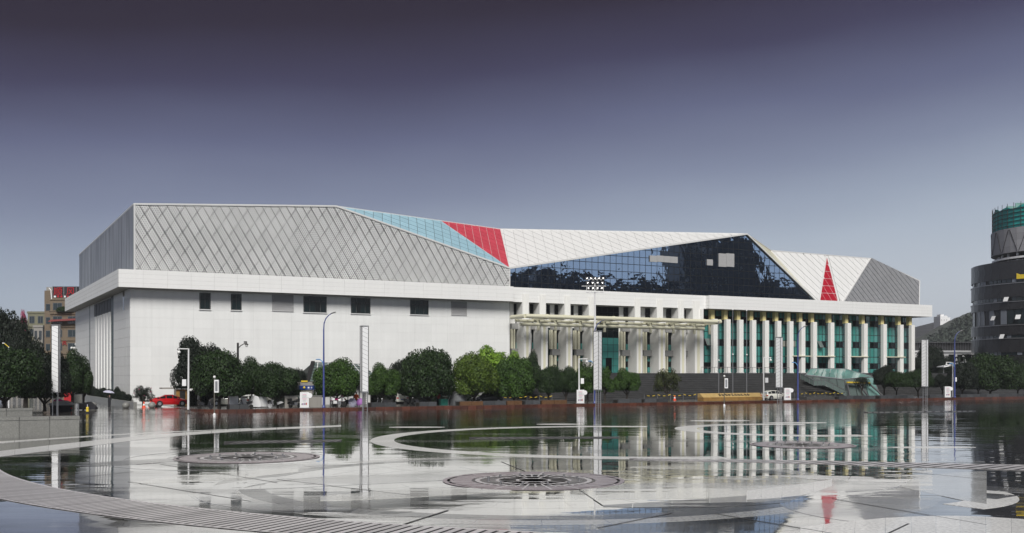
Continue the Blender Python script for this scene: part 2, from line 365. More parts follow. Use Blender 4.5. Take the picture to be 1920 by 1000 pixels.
def dup(src, loc, rotz, label, group=None, scale=None):
    r = src.copy(); COL.objects.link(r); r.location = loc; r.rotation_euler = (0,0,rotz); r['label'] = label
    if group: r['group'] = group
    if scale: r.scale = scale
    for ch in list(src.children):
        c = ch.copy(); COL.objects.link(c); c.parent = r
        for g in list(ch.children):
            d = g.copy(); COL.objects.link(d); d.parent = c
    return r
def clip(poly, n, c):               # keep n.p <= c
    o = []
    for i in range(len(poly)):
        a, b = poly[i], poly[(i+1)%len(poly)]; da, db = n[0]*a[0]+n[1]*a[1]-c, n[0]*b[0]+n[1]*b[1]-c
        if da <= 0: o.append(a)
        if da*db < 0: t = da/(da-db); o.append((a[0]+(b[0]-a[0])*t, a[1]+(b[1]-a[1])*t))
    return o
def area(p): return sum(p[i][0]*p[(i+1)%len(p)][1]-p[(i+1)%len(p)][0]*p[i][1] for i in range(len(p)))/2
def ccw(p): return p if area(p) > 0 else p[::-1]
def edges(poly):
    for i in range(len(poly)):
        a, b = poly[i], poly[(i+1)%len(poly)]; dx, dy = b[0]-a[0], b[1]-a[1]; l = math.hypot(dx, dy)
        if l > 1e-6: yield (dy/l, -dx/l), (dy*a[0]-dx*a[1])/l
def inset(poly, d, fine=None, d2=0.):
    r = poly
    for n, c in edges(poly):
        r = clip(r, n, c-(d2 if fine and abs(n[0]*fine[0]+n[1]*fine[1]) < .03 else d))
        if len(r) < 3: return []
    return r
def tiles(name, parent, O, e1, e2, poly, a, b, gap, thick, m, org=(0,0), minfrac=.03, jit=0., gap2=None):
    """cut a planar polygon into a lattice of panels; every panel is an object of its own"""
    poly = ccw(poly); O, e1, e2 = Vector(O), Vector(e1), Vector(e2); nrm = e1.cross(e2).normalized()
    det = a[0]*b[1]-a[1]*b[0]; ij = []
    for p in poly:
        x, y = p[0]-org[0], p[1]-org[1]; ij.append(((x*b[1]-y*b[0])/det, (a[0]*y-a[1]*x)/det))
    i0, i1 = math.floor(min(q[0] for q in ij)), math.ceil(max(q[0] for q in ij)); j0, j1 = math.floor(min(q[1] for q in ij)), math.ceil(max(q[1] for q in ij))
    full = None; ca = abs(det); cnt = 0
    for i in range(i0, i1):
        for j in range(j0, j1):
            ox, oy = org[0]+i*a[0]+j*b[0], org[1]+i*a[1]+j*b[1]
            cell = ccw([(ox,oy),(ox+a[0],oy+a[1]),(ox+a[0]+b[0],oy+a[1]+b[1]),(ox+b[0],oy+b[1])]); c = cell
            for n, cc in edges(poly):
                c = clip(c, n, cc)
                if len(c) < 3: break
            if len(c) < 3 or abs(area(c)) < ca*minfrac: continue
            isfull = abs(abs(area(c))-ca) < ca*1e-4
            if isfull and full: me = full
            else:
                bl = math.hypot(*b); q = inset(ccw(c), gap/2, (b[0]/bl, b[1]/bl) if gap2 is not None else None, (gap2 or 0)/2)
                if len(q) < 3: continue
                mb = MB(); base = [e1*(x-ox)+e2*(y-oy) for x, y in q]; mb.prism(base, nrm*thick); me = mesh(name, mb, m)
                if isfull: full = me
            o = obj(name, me, m, parent, O+e1*ox+e2*oy+nrm*(random.uniform(0, jit) if jit else 0)); cnt += 1
    return cnt

# ------------------------------------------------------------------ ground
gb = MB(); gb.face([(-1500,-500,-.08),(1500,-500,-.08),(1500,2300,-.08),(-1500,2300,-.08)])
obj('ground', gb, 'asphalt', kind='structure')
KV = -26.4; PZ = .3                                  # kerb line and pavement height
pb = MB(); pb.face([L(-150,-300),L(330,-300),L(330,KV+1),L(-150,KV+1)])
plaza = obj('plaza', pb, 'wet_paving', kind='structure')
# pavement behind the kerb (rounded corner at the lane)
cs, rr = 3.5, 5.
pv = [(cs, 1.5)]+[(cs+rr-rr*math.cos(t), KV+rr-rr*math.sin(t)) for t in [k*math.pi/2/8 for k in range(9)]]+[(260, KV), (260, 1.5)]
b_ = MB(); b_.prism([L(s, v, -.05) for s, v in pv], (0,0,PZ+.05)); pave = obj('pavement', b_, 'pavement', kind='structure'); recalc(pave.data)
ko = [(s, v) for s, v in pv[1:-1]]
path = []
for (a0, a1) in zip(ko[:-1], ko[1:]):
    n_ = max(1, round(math.hypot(a1[0]-a0[0], a1[1]-a0[1])/1.15))
    path += [(a0[0]+(a1[0]-a0[0])*k/n_, a0[1]+(a1[1]-a0[1])*k/n_) for k in range(n_)]
path = path[:150]
for (p, q) in zip(path[:-1], path[1:]):
    a, b = L(p[0], p[1]), L(q[0], q[1]); d = (b-a).normalized(); nn = Vector((d.y, -d.x, 0)); hgt = PZ+.025+random.uniform(-.01, .012)
    kb = MB(); kb.prism([Vector((0,0,0))+d*.012+nn*.09, d*((b-a).length-.012)+nn*.09, d*((b-a).length-.012)-nn*.16, d*.012-nn*.16], (0,0,hgt))
    o = obj('kerb_stone', kb, 'kerb_brick', pave, a); recalc(o.data)
# lane at the left that ramps up between the building and the trees
lb = MB(); prof = [(-27, .004), (-23, .06), (-19, .2), (-16, .26), (90, .27)]
for (v0, z0), (v1, z1) in zip(prof[:-1], prof[1:]): lb.face([L(-15,v0,z0),L(4.5,v0,z0),L(4.5,v1,z1),L(-15,v1,z1)])
obj('lane', lb, 'wet_lane', kind='structure')
b_ = MB(); lp = [(-80,-22),(-17.5,-22),(-15.6,-21.2),(-15,-19.5),(-15,95),(-80,95)]
b_.prism([L(s, v, -.05) for s, v in lp], (0,0,PZ+.05)); lpv = obj('pavement', b_, 'pavement', kind='structure'); recalc(lpv.data)
for k in range(9):
    a, b = L(-26.2+k*1.05,-22.05), L(-25.2+k*1.05,-22.05); kb = MB().bar(Vector((0,0,.16)), b-a+Vector((0,0,.16)), .2, .33); obj('kerb_stone', kb, 'kerb_brick', lpv, a)

# ---- paving stones of the square: rings round the middle fountain drain
DR1, DR2, DR3 = Vector((.9, 44.5, 0)), Vector((-14.1, 56.6, 0)), Vector((18.2, 66.5, 0))
def seen(p, mx=70): return p.y > 26 and abs(CX+p.x/p.y*F-960) < 960+mx and HY+HC*F/p.y < 1040
def sector(c, r0, r1, a0, a1, gap, z0, z1, n=3):
    g0, g1 = gap/2/r0, gap/2/r1
    pin = [c+Vector((math.cos(a)*(r0+gap/2), math.sin(a)*(r0+gap/2), z0)) for a in [a0+g0+(a1-a0-2*g0)*k/n for k in range(n+1)]]
    po = [c+Vector((math.cos(a)*(r1-gap/2), math.sin(a)*(r1-gap/2), z0)) for a in [a1-g1-(a1-a0-2*g1)*k/n for k in range(n+1)]]
    return pin+po
def ring(c, r0, r1, w, m, name='paving_stone', gap=.03, z1=.004, a0=0., a1=2*math.pi, phase=0., parent=None):
    k = max(1, round((a1-a0)*(r0+r1)/2/w)); da = (a1-a0)/k; cnt = 0
    for i in range(k):
        aa = a0+phase+i*da; mid = c+Vector((math.cos(aa+da/2), math.sin(aa+da/2), 0))*((r0+r1)/2)
        if not seen(mid): continue
        pts = sector(Vector((0,0,0)), r0, r1, aa, aa+da, gap, .001, z1, 4 if r0 > 3 else 6)
        mb = MB().prism([p-(mid-c) for p in pts], (0,0,z1-.001)); o = obj(name, mb, m, parent or plaza, mid); recalc(o.data); cnt += 1
    return cnt
nst = 0
obj('joint_bed', MB().lathe([(15.85,.0006),(15.85,.0012),(4.0,.0012)], 96), 'wet_mid', plaza, DR1)
for r0, r1, m_, ph in ((4.0,5.6,'wet_slab',0),(5.6,7.4,'wet_slab',.1),(7.4,9.2,'wet_slab',.05),(9.2,11.0,'wet_slab',.13),(11.0,12.0,'wet_dark',.02),(12.0,13.0,'wet_rough',.04),(13.0,13.9,'wet_slab',.07),(13.9,15.8,'wet_slab',.1)):
    nst += ring(DR1, r0, r1, 2.5 if m_ == 'wet_slab' else 2.0, m_, phase=ph)
# pale inlaid rings
ring(Vector((7.9,73,0)), 15.9, 17.5, 3.4, 'wet_pale', 'pale_stone', gap=.02, z1=.008, a0=R(78), a1=R(282))
ring(Vector((22.6,85,0)), 7.7, 9.5, 3.4, 'wet_pale', 'pale_stone', gap=.02, z1=.008, a0=R(70), a1=R(290))
ring(DR2, 4.1, 4.9, 2.2, 'wet_mid', 'paving_stone', z1=.008)
ring(DR2, 6.2, 7.6, 2.6, 'wet_mid', 'paving_stone', z1=.008, a0=R(120), a1=R(330))
ring(Vector((-4.6,41.2,0)), 5.9, 7.4, 2.4, 'wet_mid', 'inlay_stone', z1=.0100, a0=R(120), a1=R(265))
ring(Vector((12.5,40.5,0)), 4.6, 6.2, 2.4, 'wet_pale', 'inlay_stone', z1=.0106, a0=R(-60), a1=R(120))
ring(Vector((14.5,35.5,0)), 3.6, 5.4, 2.4, 'wet_mid', 'inlay_stone', z1=.0113, a0=R(40), a1=R(230))
ring(Vector((24,47,0)), 6.8, 8.6, 2.4, 'wet_mid', 'inlay_stone', z1=.0120, a0=R(90), a1=R(300))
ring(DR3, 4.2, 5.4, 2.4, 'wet_mid', 'paving_stone', z1=.008)
def cat(pts, n):
    out_ = []
    for i in range(len(pts)-1):
        p0, p1, p2, p3 = pts[max(i-1,0)], pts[i], pts[i+1], pts[min(i+2,len(pts)-1)]
        for k in range(n):
            t = k/n; out_.append(p1*.5*2*.5+.5*((p2-p0)*t+(2*p0-5*p1+4*p2-p3)*t*t+(3*p1-p0-3*p2+p3)*t**3)+p1*.5)
    return out_+[pts[-1]]
def band(far, near, m, name, z1=.008, n=3, gap=.02):
    A, B = cat([G(*p) for p in far], n), cat([G(*p) for p in near], n)
    for i in range(len(A)-1):
        c = (A[i]+B[i+1])/2; q = [A[i], A[i+1], B[i+1], B[i]]; q = [p+(c-p).normalized()*gap-c+Vector((0,0,.001)) for p in q]
        o = obj(name, MB().prism(q, (0,0,z1-.001)), m, plaza, c); recalc(o.data)
band([(-20,848.5),(150,829),(300,814.5),(450,805),(640,797.5)], [(-20,859),(150,839),(300,821),(450,809),(640,800)], 'wet_pale', 'pale_stone')
band([(-20,829.5),(150,818.5),(300,810.3),(470,803.3)], [(-20,833),(150,820.5),(300,811.5),(470,804)], 'wet_pale', 'pale_stone')
for px_c, py_c, hw_, hh_ in ((782,801.2,52,.9),(1050,795.6,44,.9),(1350,789,56,1.3),(1490,793,60,1.1),(1745,839,85,1.5)):  # pale slivers drawn in where the wet reflection breaks up
    xs_ = [px_c-hw_+2*hw_*q/6 for q in range(7)]; band([(x, py_c-.0006*(x-px_c)-hh_*math.sqrt(max(.02, 1-((x-px_c)/hw_)**2))) for x in xs_], [(x, py_c-.0006*(x-px_c)+hh_*math.sqrt(max(.02, 1-((x-px_c)/hw_)**2))) for x in xs_], 'wet_pale', 'pale_stone', n=1, z1=.010, gap=.005)
LF = 'leaf_stone'
band([(1010,934),(1120,913),(1250,899),(1400,893),(1500,896),(1553,908)], [(1010,937),(1120,938),(1250,936),(1400,934),(1500,926),(1553,913)], 'wet_leaf', LF, n=2, z1=.0128)
band([(1130,948),(1260,940),(1400,930),(1520,921),(1600,923)], [(1130,951),(1260,953),(1400,949),(1520,938),(1600,926)], 'wet_dark', LF, n=2, z1=.0134)
band([(450,917),(540,904),(660,898),(800,893),(950,889)], [(450,919),(540,916),(660,910),(800,903),(950,894)], 'wet_mid', LF, n=2, z1=.0124)
band([(600,932),(700,922),(830,916),(960,915)], [(600,940),(700,937),(830,930),(960,921)], 'wet_leaf', LF, n=2, z1=.0131)
band([(1690,905),(1740,893),(1800,886),(1850,884)], [(1690,914),(1740,925),(1800,938),(1850,946)], 'wet_leaf', LF, n=2, z1=.0137)
band([(1480,940),(1560,912),(1640,898),(1700,893)], [(1480,944),(1560,935),(1640,925),(1700,908)], 'wet_mid', LF, n=2, z1=.0141)
band([(250,905),(330,893),(430,884),(560,879)], [(250,908),(330,905),(430,899),(560,886)], 'wet_leaf', LF, n=2, z1=.0126)
band([(1180,875),(1290,871),(1420,869.5),(1530,872)], [(1180,877),(1290,880),(1420,881),(1530,876)], 'wet_leaf', LF, n=2, z1=.0129)
band([(150,872),(230,864),(330,860)], [(150,875),(230,873),(330,866)], 'wet_dark', LF, n=2, z1=.0127)
band([(1400,921),(1500,908),(1560,900)], [(1400,938),(1500,930),(1560,912)], 'wet_pale', 'inlay_stone', z1=.015)
band([(1500,989),(1660,972),(1800,968),(1930,975)], [(1500,1004),(1660,1004),(1800,1003),(1930,1003)], 'wet_pale', 'inlay_stone', z1=.015)

# long straight joints across the paving
for (xa, ya, xb, yb, wd_) in ((704,1000,840,957,.09),(240,903,470,940,.05),(1662,1002,1704,982,.08),(1530,858,1625,886,.05),(520,899,790,931,.05),(940,866,985,884,.05),(1085,918,1130,948,.05),(1560,935,1850,984,.06),(1120,990,1260,962,.06),(60,905,250,884,.05),(300,870,520,905,.05),(1340,963,1560,1000,.07),(1660,880,1900,905,.06),(560,876,720,868,.05)):
    a, b = G(xa, ya, .0148), G(xb, yb, .0148); c = (a+b)/2; obj('paving_joint', MB().bar(a-c, b-c, wd_, .0016), 'joint_mortar', plaza, c)
# ---- drains and gratings, things of their own
def slat_grate(name, label, A, B, step, m, fill, pit=True, part='slat', skew=0.):
    """A far edge, B near edge (world points); bars run from B to A"""
    c = (A[len(A)//2]+B[len(B)//2])/2; t = thing(name, label, 'drain grating', c)
    def at(Pl, u):
        x = u*(len(Pl)-1); i = min(int(x), len(Pl)-2); return Pl[i]+(Pl[i+1]-Pl[i])*(x-i)
    pm = MB()
    for i in range(len(A)-1): pm.face([A[i]-c+Vector((0,0,.013)), B[i]-c+Vector((0,0,.013)), B[i+1]-c+Vector((0,0,.013)), A[i+1]-c+Vector((0,0,.013))])
    obj('grate_pit_shade', pm, 'grate_pit_shade', t)
    for Pl in (A, B):
        fr = MB()
        for i in range(len(Pl)-1): fr.bar(Pl[i]-c+Vector((0,0,.02)), Pl[i+1]-c+Vector((0,0,.015)), .10, .008)
        obj('grate_frame', fr, m, t)
    ln = sum((B[i+1]-B[i]).length for i in range(len(B)-1)); k = int(ln/step)
    for i in range(1, k):
        u = i/k; a, b = at(A, min(1, max(0, u+skew/k))), at(B, u); mid = (a+b)/2
        if not seen(mid, 120): continue
        wd = (at(A, min(1,u+.5/k))-at(A, max(0,u-.5/k))).length*fill
        d = (a-b).normalized(); sd = Vector((d.y,-d.x,0))*wd/2; hh_ = .0035+random.uniform(0,.001)
        mb = MB().prism([b-mid+sd+Vector((0,0,.016)), a-mid+sd+Vector((0,0,.016)), a-mid-sd+Vector((0,0,.016)), b-mid-sd+Vector((0,0,.016))], (0,0,hh_))
        o = obj(part, mb, m, t, mid-c); recalc(o.data)
    return t
bc = Vector((14,72,0)); aa = [R(205)+R(66)*k/40 for k in range(41)]
slat_grate('fountain_grating', 'broad curved grating of pale slats across the bottom left of the wet plaza',
           [bc+Vector((math.cos(a),math.sin(a),0))*44.1 for a in aa], [bc+Vector((math.cos(a),math.sin(a),0))*46.9 for a in aa], .36, 'grate_bar', .68)
slat_grate('drain_grating', 'long slotted grating running across the right side of the wet plaza',
           cat([G(1180,860.2),G(1280,861.6),G(1493,864),G(1707,868.5),G(1960,873.5)],6), cat([G(1180,863),G(1280,865),G(1493,869.5),G(1707,876),G(1960,884)],6), .55, 'grate_bar', .5, skew=2.)
slat_grate('drain_grating', 'dotted drain line far off on the plaza in front of the rightmost info pillar',
           cat([G(1620,773.2),G(1830,770.5)],4), cat([G(1620,775.2),G(1830,772.5)],4), .9, 'drain_bar', .5)
slat_grate('drain_grating', 'narrow dark drain inside the big pale paving ring',
           cat([G(880,820.5),G(1030,819.8),G(1160,819.5)],4), cat([G(880,824),G(1030,823),G(1160,822.5)],4), .55, 'drain_bar', .4, skew=1.5)
slat_grate('drain_grating', 'narrow drain line left of the big pale ring beyond the left round drain',
           cat([G(420,829),G(520,826.5),G(640,825)],4), cat([G(420,833.5),G(520,830.5),G(640,828.5)],4), .55, 'drain_bar', .4, skew=1.5)
def round_drain(c, label):
    t = thing('round_drain', label, 'drain', c, random.uniform(0, 1), 'round fountain drains in the plaza')
    obj('drain_pit_shade', MB().lathe([(3.8,.010),(3.8,.017),(.01,.017)], 48), 'grate_pit_shade', t)
    def ann(r0, r1, z): return MB().lathe([(r0,.018),(r1,.018),(r1,z),(r0,z),(r0,.018)], 64)
    o = obj('drain_rim', ann(3.62,3.8,.024), 'grate_bar_red', t); o = obj('drain_plate', ann(2.6,3.5,.021), 'grate_bar_red', t)
    obj('drain_ring', ann(2.25,2.45,.0225), 'grate_bar', t); obj('drain_ring', ann(1.45,1.58,.0225), 'grate_bar', t); obj('drain_ring', ann(.62,.75,.0225), 'grate_bar', t)
    for k in range(40):
        a = 2*math.pi*k/40; d = Vector((math.cos(a),math.sin(a),0)); obj('grate_spoke', MB().bar(d*(.7 if k%4 == 0 else 1.5)+Vector((0,0,.0195)), d*(3.66 if k%2 else 2.6)+Vector((0,0,.0195)), .08, .005), 'grate_bar', t)
    for k in range(12):
        a = 2*math.pi*(k+.5)/12; obj('fountain_nozzle', MB().lathe([(.05,.02),(.05,.12),(.03,.14)], 8, (math.cos(a)*1.95, math.sin(a)*1.95, 0)), 'metal_grey', t)
    return t
rd = round_drain(DR1, 'large round spoked drain in the middle foreground of the plaza')
dup(rd, DR2, .3, 'round spoked drain on the left of the plaza, beyond the curved slat grating')
dup(rd, DR3, .7, 'round spoked drain lying in the reflection of the columned wing', scale=(.85,.85,1))

# ------------------------------------------------------------------ the hall
hall = thing('cultural_hall', 'long white hall with folded grey, blue, red and white roof facets behind the trees', 'hall', C0, ROT)
CL = Vector(((Vector((0,0,HC))-C0).dot(U), (Vector((0,0,HC))-C0).dot(V), HC))
def RP(px, py, P0, n):
    d = Vector(((px-CX)/F, 1, -(py-HY)/F)); d = Vector((d.dot(U), d.dot(V), d.z)); return CL+d*((P0-CL).dot(n)/d.dot(n))
def Q(px, py, v=.3): return RP(px, py, Vector((0,v,0)), Vector((0,1,0)))
ZB = 17.9                                            # roof facets start here, behind the fascia
TL, A_, B_ = Q(252,383), Q(630,387), Q(955,503)
R_ = Q(938,430,12.); P_ = Q(1400,439); S_ = Q(1530,563.5); S_.z = min(S_.z, 18.3)
Q_, T_ = Q(1445,470,6.), Q(1632,485,6.); U_ = Q(1580,566); U_.z = 18.25; S_.z = 18.25
def facet(name, pts, core='backing', th=.12):
    """dark backing sheet of a roof facet; the panels lie on it as sub-parts"""
    pts = [Vector(p) for p in pts]; n = (pts[1]-pts[0]).cross(pts[2]-pts[0]).normalized()
    if n.dot(CL-pts[0]) < 0: n = -n
    o = obj(name, MB().prism([p-n*th for p in pts], n*th), core, hall); recalc(o.data)
    return o, n
def frame2(pts, n, e1):
    e1 = (e1-n*e1.dot(n)).normalized(); e2 = n.cross(e1).normalized(); O = pts[0]
    return O+n*.01, e1, e2, [((p-O).dot(e1), (p-O).dot(e2)) for p in pts]
def clad(fname, pname, pts, m, a, b, gap, th, e1=Vector((1,0,0)), org=(0,0), jit=.01, gap2=None):
    f, n = facet(fname, pts); O, x, y, p2 = frame2([Vector(p) for p in pts], n, e1)
    return tiles(pname, f, O, x, y, p2, a, b, gap, th, m, org, jit=jit, gap2=gap2)
def down(p, z): return Vector((p.x, p.y, z))
cnts = {}
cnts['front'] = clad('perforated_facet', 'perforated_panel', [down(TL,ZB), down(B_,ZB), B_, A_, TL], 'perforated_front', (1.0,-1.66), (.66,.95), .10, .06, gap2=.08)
# left side of the grey volume
sd = [Vector((.5, .3, ZB)), Vector((.5,.3,TL.z)), Vector((.5,60,26.2)), Vector((.5,60,ZB))]
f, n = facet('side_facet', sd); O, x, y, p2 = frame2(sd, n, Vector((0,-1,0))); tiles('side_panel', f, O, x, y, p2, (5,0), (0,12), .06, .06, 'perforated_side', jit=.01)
# blue and red glazed slope
def onridge(px, P1, P2):
    best = min((abs(CX+F*((C0+U*p.x+V*p.y).x)/((C0+U*p.x+V*p.y).y)-px), k) for k in range(0, 401) for p in [P1+(P2-P1)*k/400]); return P1+(P2-P1)*best[1]/400
X_ = onridge(826, A_, R_)
nn = (A_-B_).cross(R_-B_).normalized(); nn = nn if nn.dot(CL-B_) > 0 else -nn
e1_ = (B_-A_).normalized(); e2_ = nn.cross(e1_); rb = R_-B_; rb2 = Vector((rb.dot(e1_), rb.dot(e2_))).normalized()*1.5
for fn, pn, pts, m_ in (('blue_facet','blue_pane',[A_,B_,X_],'blue_pane'), ('red_facet','red_pane',[X_,B_,R_],'red_pane')):
    f, n = facet(fn, pts, 'edge_trim' if m_ == 'red_pane' else 'frame_grey'); O = B_+n*.01
    p2 = [((p-B_).dot(e1_), (p-B_).dot(e2_)) for p in pts]; cnts[pn] = tiles(pn, f, O, e1_, e2_, p2, (1.5,0), tuple(rb2), .08, .05, m_, jit=.01)
# big white slope
cnts['white'] = clad('white_slope', 'white_panel', [B_, P_, R_], 'white_panel', (1.45,-1.7), (.3,2.1), .085, .06, e1=(P_-R_), gap2=.03)
# mirror glazing of the gable
gp = [down(B_,ZB), down(S_,ZB), S_, P_, B_]; gp = [p+Vector((0,.25,0)) for p in gp]
f, n = facet('glazed_gable', gp, 'frame_dark'); O, x, y, p2 = frame2(gp, n, Vector((1,0,0)))
mp2 = ccw(p2); cnt = 0
px_ = 1.22; pz_ = 1.3
for i in range(0, int((S_.x-B_.x)/px_)+1):
    for j in range(0, 11):
        c = [(i*px_,j*pz_),((i+1)*px_,j*pz_),((i+1)*px_,(j+1)*pz_),(i*px_,(j+1)*pz_)]
        for nn_, cc in edges(mp2):
            c = clip(c, nn_, cc)
            if len(c) < 3: break
        if len(c) < 3 or area(c) < .08: continue
        q = inset(ccw(c), .05)
        if len(q) < 3: continue
        cx_, cy_ = sum(a[0] for a in q)/len(q), sum(a[1] for a in q)/len(q); mb = MB(); tx, ty = random.gauss(0,.0022), random.gauss(0,.0022)
        # each pane sits very slightly out of true
        mb.prism([x*(a[0]-cx_)+y*(a[1]-cy_)+n*((a[0]-cx_)*tx+(a[1]-cy_)*ty) for a in q], n*.03); obj('glass_pane', mb, 'mirror_pane', f, O+x*cx_+y*cy_); cnt += 1
cnts['glass'] = cnt
for (x0,x1,y0,y1) in ((1347,1361,476,500),(1361.4,1376,476,500),(1325,1336,487,497.5),(1218,1231,480,491),(1231.4,1244,480,491),(1244.4,1257,481,492),(1257.4,1270,482,493)):
    a, b = Q(x0,y1,.42), Q(x1,y0,.42); a2 = Q(x0,y0,.42)
    lv = MB(); k = 9
    for i in range(k):
        z0 = a.z+(b.z-a.z)*i/k; lv.prism([Vector((a.x,.30,z0)),Vector((a.x,.46,z0)),Vector((a.x,.40,z0+(b.z-a.z)/k*.9)),Vector((a.x,.30,z0+(b.z-a.z)/k*.9))], (b.x-a.x,0,0))
    o = obj('louver_panel', lv, 'louver', f); recalc(o.data)
# right hand white slope with the red wedge
PR, nR = U_, (T_-U_).cross(Vector((1,0,0))).normalized(); nR = nR if nR.dot(CL-U_) > 0 else -nR
ridge = lambda px: onridge(px, Q_, T_)
W1, W2, WX = RP(1537,564.3,PR,nR), RP(1571,565.5,PR,nR), RP(1550,482.5,PR,nR)
W1.z = W2.z = 18.2
Wl0, Wr0 = RP(1534,564,PR,nR), RP(1574.5,565.6,PR,nR); Wlt, Wrt = ridge(1548.3), ridge(1552.3)
cnts['rw'] = clad('white_slope', 'white_panel', [S_, Wl0, Wlt, Q_], 'white_panel', (1.45,-2.0), (.35,2.1), .085, .06, org=(.5,.3), gap2=.03)
cnts['rw'] += clad('white_slope', 'white_panel', [Wr0, U_, T_, Wrt], 'white_panel', (1.45,-2.0), (.35,2.1), .085, .06, org=(.2,.5), gap2=.03)
f, n = facet('red_wedge', [W1+nR*.02, W2+nR*.02, WX+nR*.02], 'edge_trim'); O, x, y, p2 = frame2([W1,W2,WX], n, Vector((1,0,0))); tiles('red_pane', f, O+n*.02, x, y, p2, (1.55,0), (-.25,1.75), .085, .05, 'deep_red_pane', org=(.1,.2))
facet('wedge_border', [Wl0, Wr0, Wrt, Wlt], 'edge_trim')
o = facet('gable_return', [P_, Q_, S_], 'cream_paint')
# grey end facet
V0 = Q(1723,571); nE = (U_-T_).cross(V0-T_).normalized(); VT = RP(1724,527,T_,nE); V0.z = 18.1
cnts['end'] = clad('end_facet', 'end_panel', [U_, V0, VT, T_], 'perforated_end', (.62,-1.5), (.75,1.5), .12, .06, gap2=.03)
# tops and back of the roof volume, seen from elsewhere
bk = [Vector((.5,60,26.2)), Vector((60,60,26)), Vector((140,60,24)), Vector((150,60,20))]
rb_ = MB(); rb_.face([TL, A_, bk[1], bk[0]]); rb_.face([A_, R_, bk[1]]); rb_.face([R_, P_, bk[2], bk[1]]); rb_.face([P_, Q_, bk[2]]); rb_.face([Q_, T_, bk[3], bk[2]]); rb_.face([T_, VT, bk[3]])
rb_.face([VT, V0, Vector((150,60,ZB)), bk[3]]); rb_.face([bk[0],bk[1],Vector((60,60,ZB)),Vector((.5,60,ZB))]); rb_.face([bk[1],bk[2],Vector((140,60,ZB)),Vector((60,60,ZB))]); rb_.face([bk[2],bk[3],Vector((150,60,ZB)),Vector((140,60,ZB))])
obj('roof_back', rb_, 'louver', hall)
# light metal trim along the folds
fw = Vector((0,-.06,0))
for a, b, wd in ((TL,A_,.28),(down(TL,ZB),TL,.22),(A_,B_,.30),(A_,R_,.2),(X_,B_,.08),(R_,B_,.14),(R_,P_,.22),(B_,P_,.34),(P_,S_,.24),(P_,Q_,.2),(Q_,T_,.2),(Q_,S_,.2),(T_,U_,.34),(T_,VT,.22),(VT,V0,.18),(down(B_,ZB),B_,.2),(TL,bk[0],.25)):
    obj('edge_trim', MB().bar(a+fw, b+fw, wd, wd*.8), 'edge_trim', hall)
# fascia band: slab core and panels
FS0, FC0, FC1, FS1 = -1.8, SP(963,-1.8), SP(1323,-.8), SP(1748,-1.8)
FZ0, FZ1 = 15.86, 18.2
fas = obj('fascia', MB().box(FS0,FC0,-1.77,20,FZ0,FZ1).box(FC0,FC1,-.77,20,FZ0,FZ1-.002).box(FC1,FS1,-1.77,20,FZ0,FZ1).box(FS0,FS1,20,62,FZ0,FZ1), 'soffit', hall)
rh = (FZ1-FZ0)/4
for s0, s1, vf in ((FS0,FC0,-1.78),(FC0,FC1,-.78),(FC1,FS1,-1.78)):
    k = max(1, round((s1-s0)/3.1)); w_ = (s1-s0)/k
    cnts['fascia'] = cnts.get('fascia',0)+tiles('fascia_panel', fas, (s0,vf,FZ0), (1,0,0), (0,0,1), [(0,0),(s1-s0,0),(s1-s0,FZ1-FZ0+.02),(0,FZ1-FZ0+.02)], (w_,0), (0,rh+.005), .012, .03, 'white_fascia', jit=.004)
tiles('fascia_panel', fas, (FS0+.02,61.9,FZ0), (0,-1,0), (0,0,1), [(0,0),(63.6,0),(63.6,FZ1-FZ0+.02),(0,FZ1-FZ0+.02)], (6.36,0), (0,rh+.005), .03, .03, 'white_tile', jit=.004)
tiles('fascia_panel', fas, (FC1+.01,-.8,FZ0), (0,-1,0), (0,0,1), [(0,0),(.98,0),(.98,FZ1-FZ0),(0,FZ1-FZ0)], (.98,0), (0,rh), .03, .02, 'white_fascia')
tiles('fascia_panel', fas, (FS1-.02,-1.8,FZ0), (0,1,0), (0,0,1), [(0,0),(60,0),(60,FZ1-FZ0),(0,FZ1-FZ0)], (10,0), (0,rh), .03, .03, 'white_fascia')
# walls of the left block
WS = SP(956,0)
wall = obj('wall', MB().box(0,WS,.06,61.5,0,FZ0).box(WS,150,12,61,4.5,FZ0), 'wall_core', hall)
cnts['tile'] = tiles('wall_tile', wall, (0,.06,.3), (1,0,0), (0,0,1), [(0,0),(WS,0),(WS,FZ0-.32),(0,FZ0-.32)], (WS/21,0), (0,(FZ0-.32)/12), .008, .05, 'white_tile', jit=.005)
tiles('wall_tile', wall, (WS,1.2,.3), (0,-1,0), (0,0,1), [(0,0),(.1,0),(.1,.1),(0,.1)], (1,0), (0,1), .01, .01, 'white_tile')
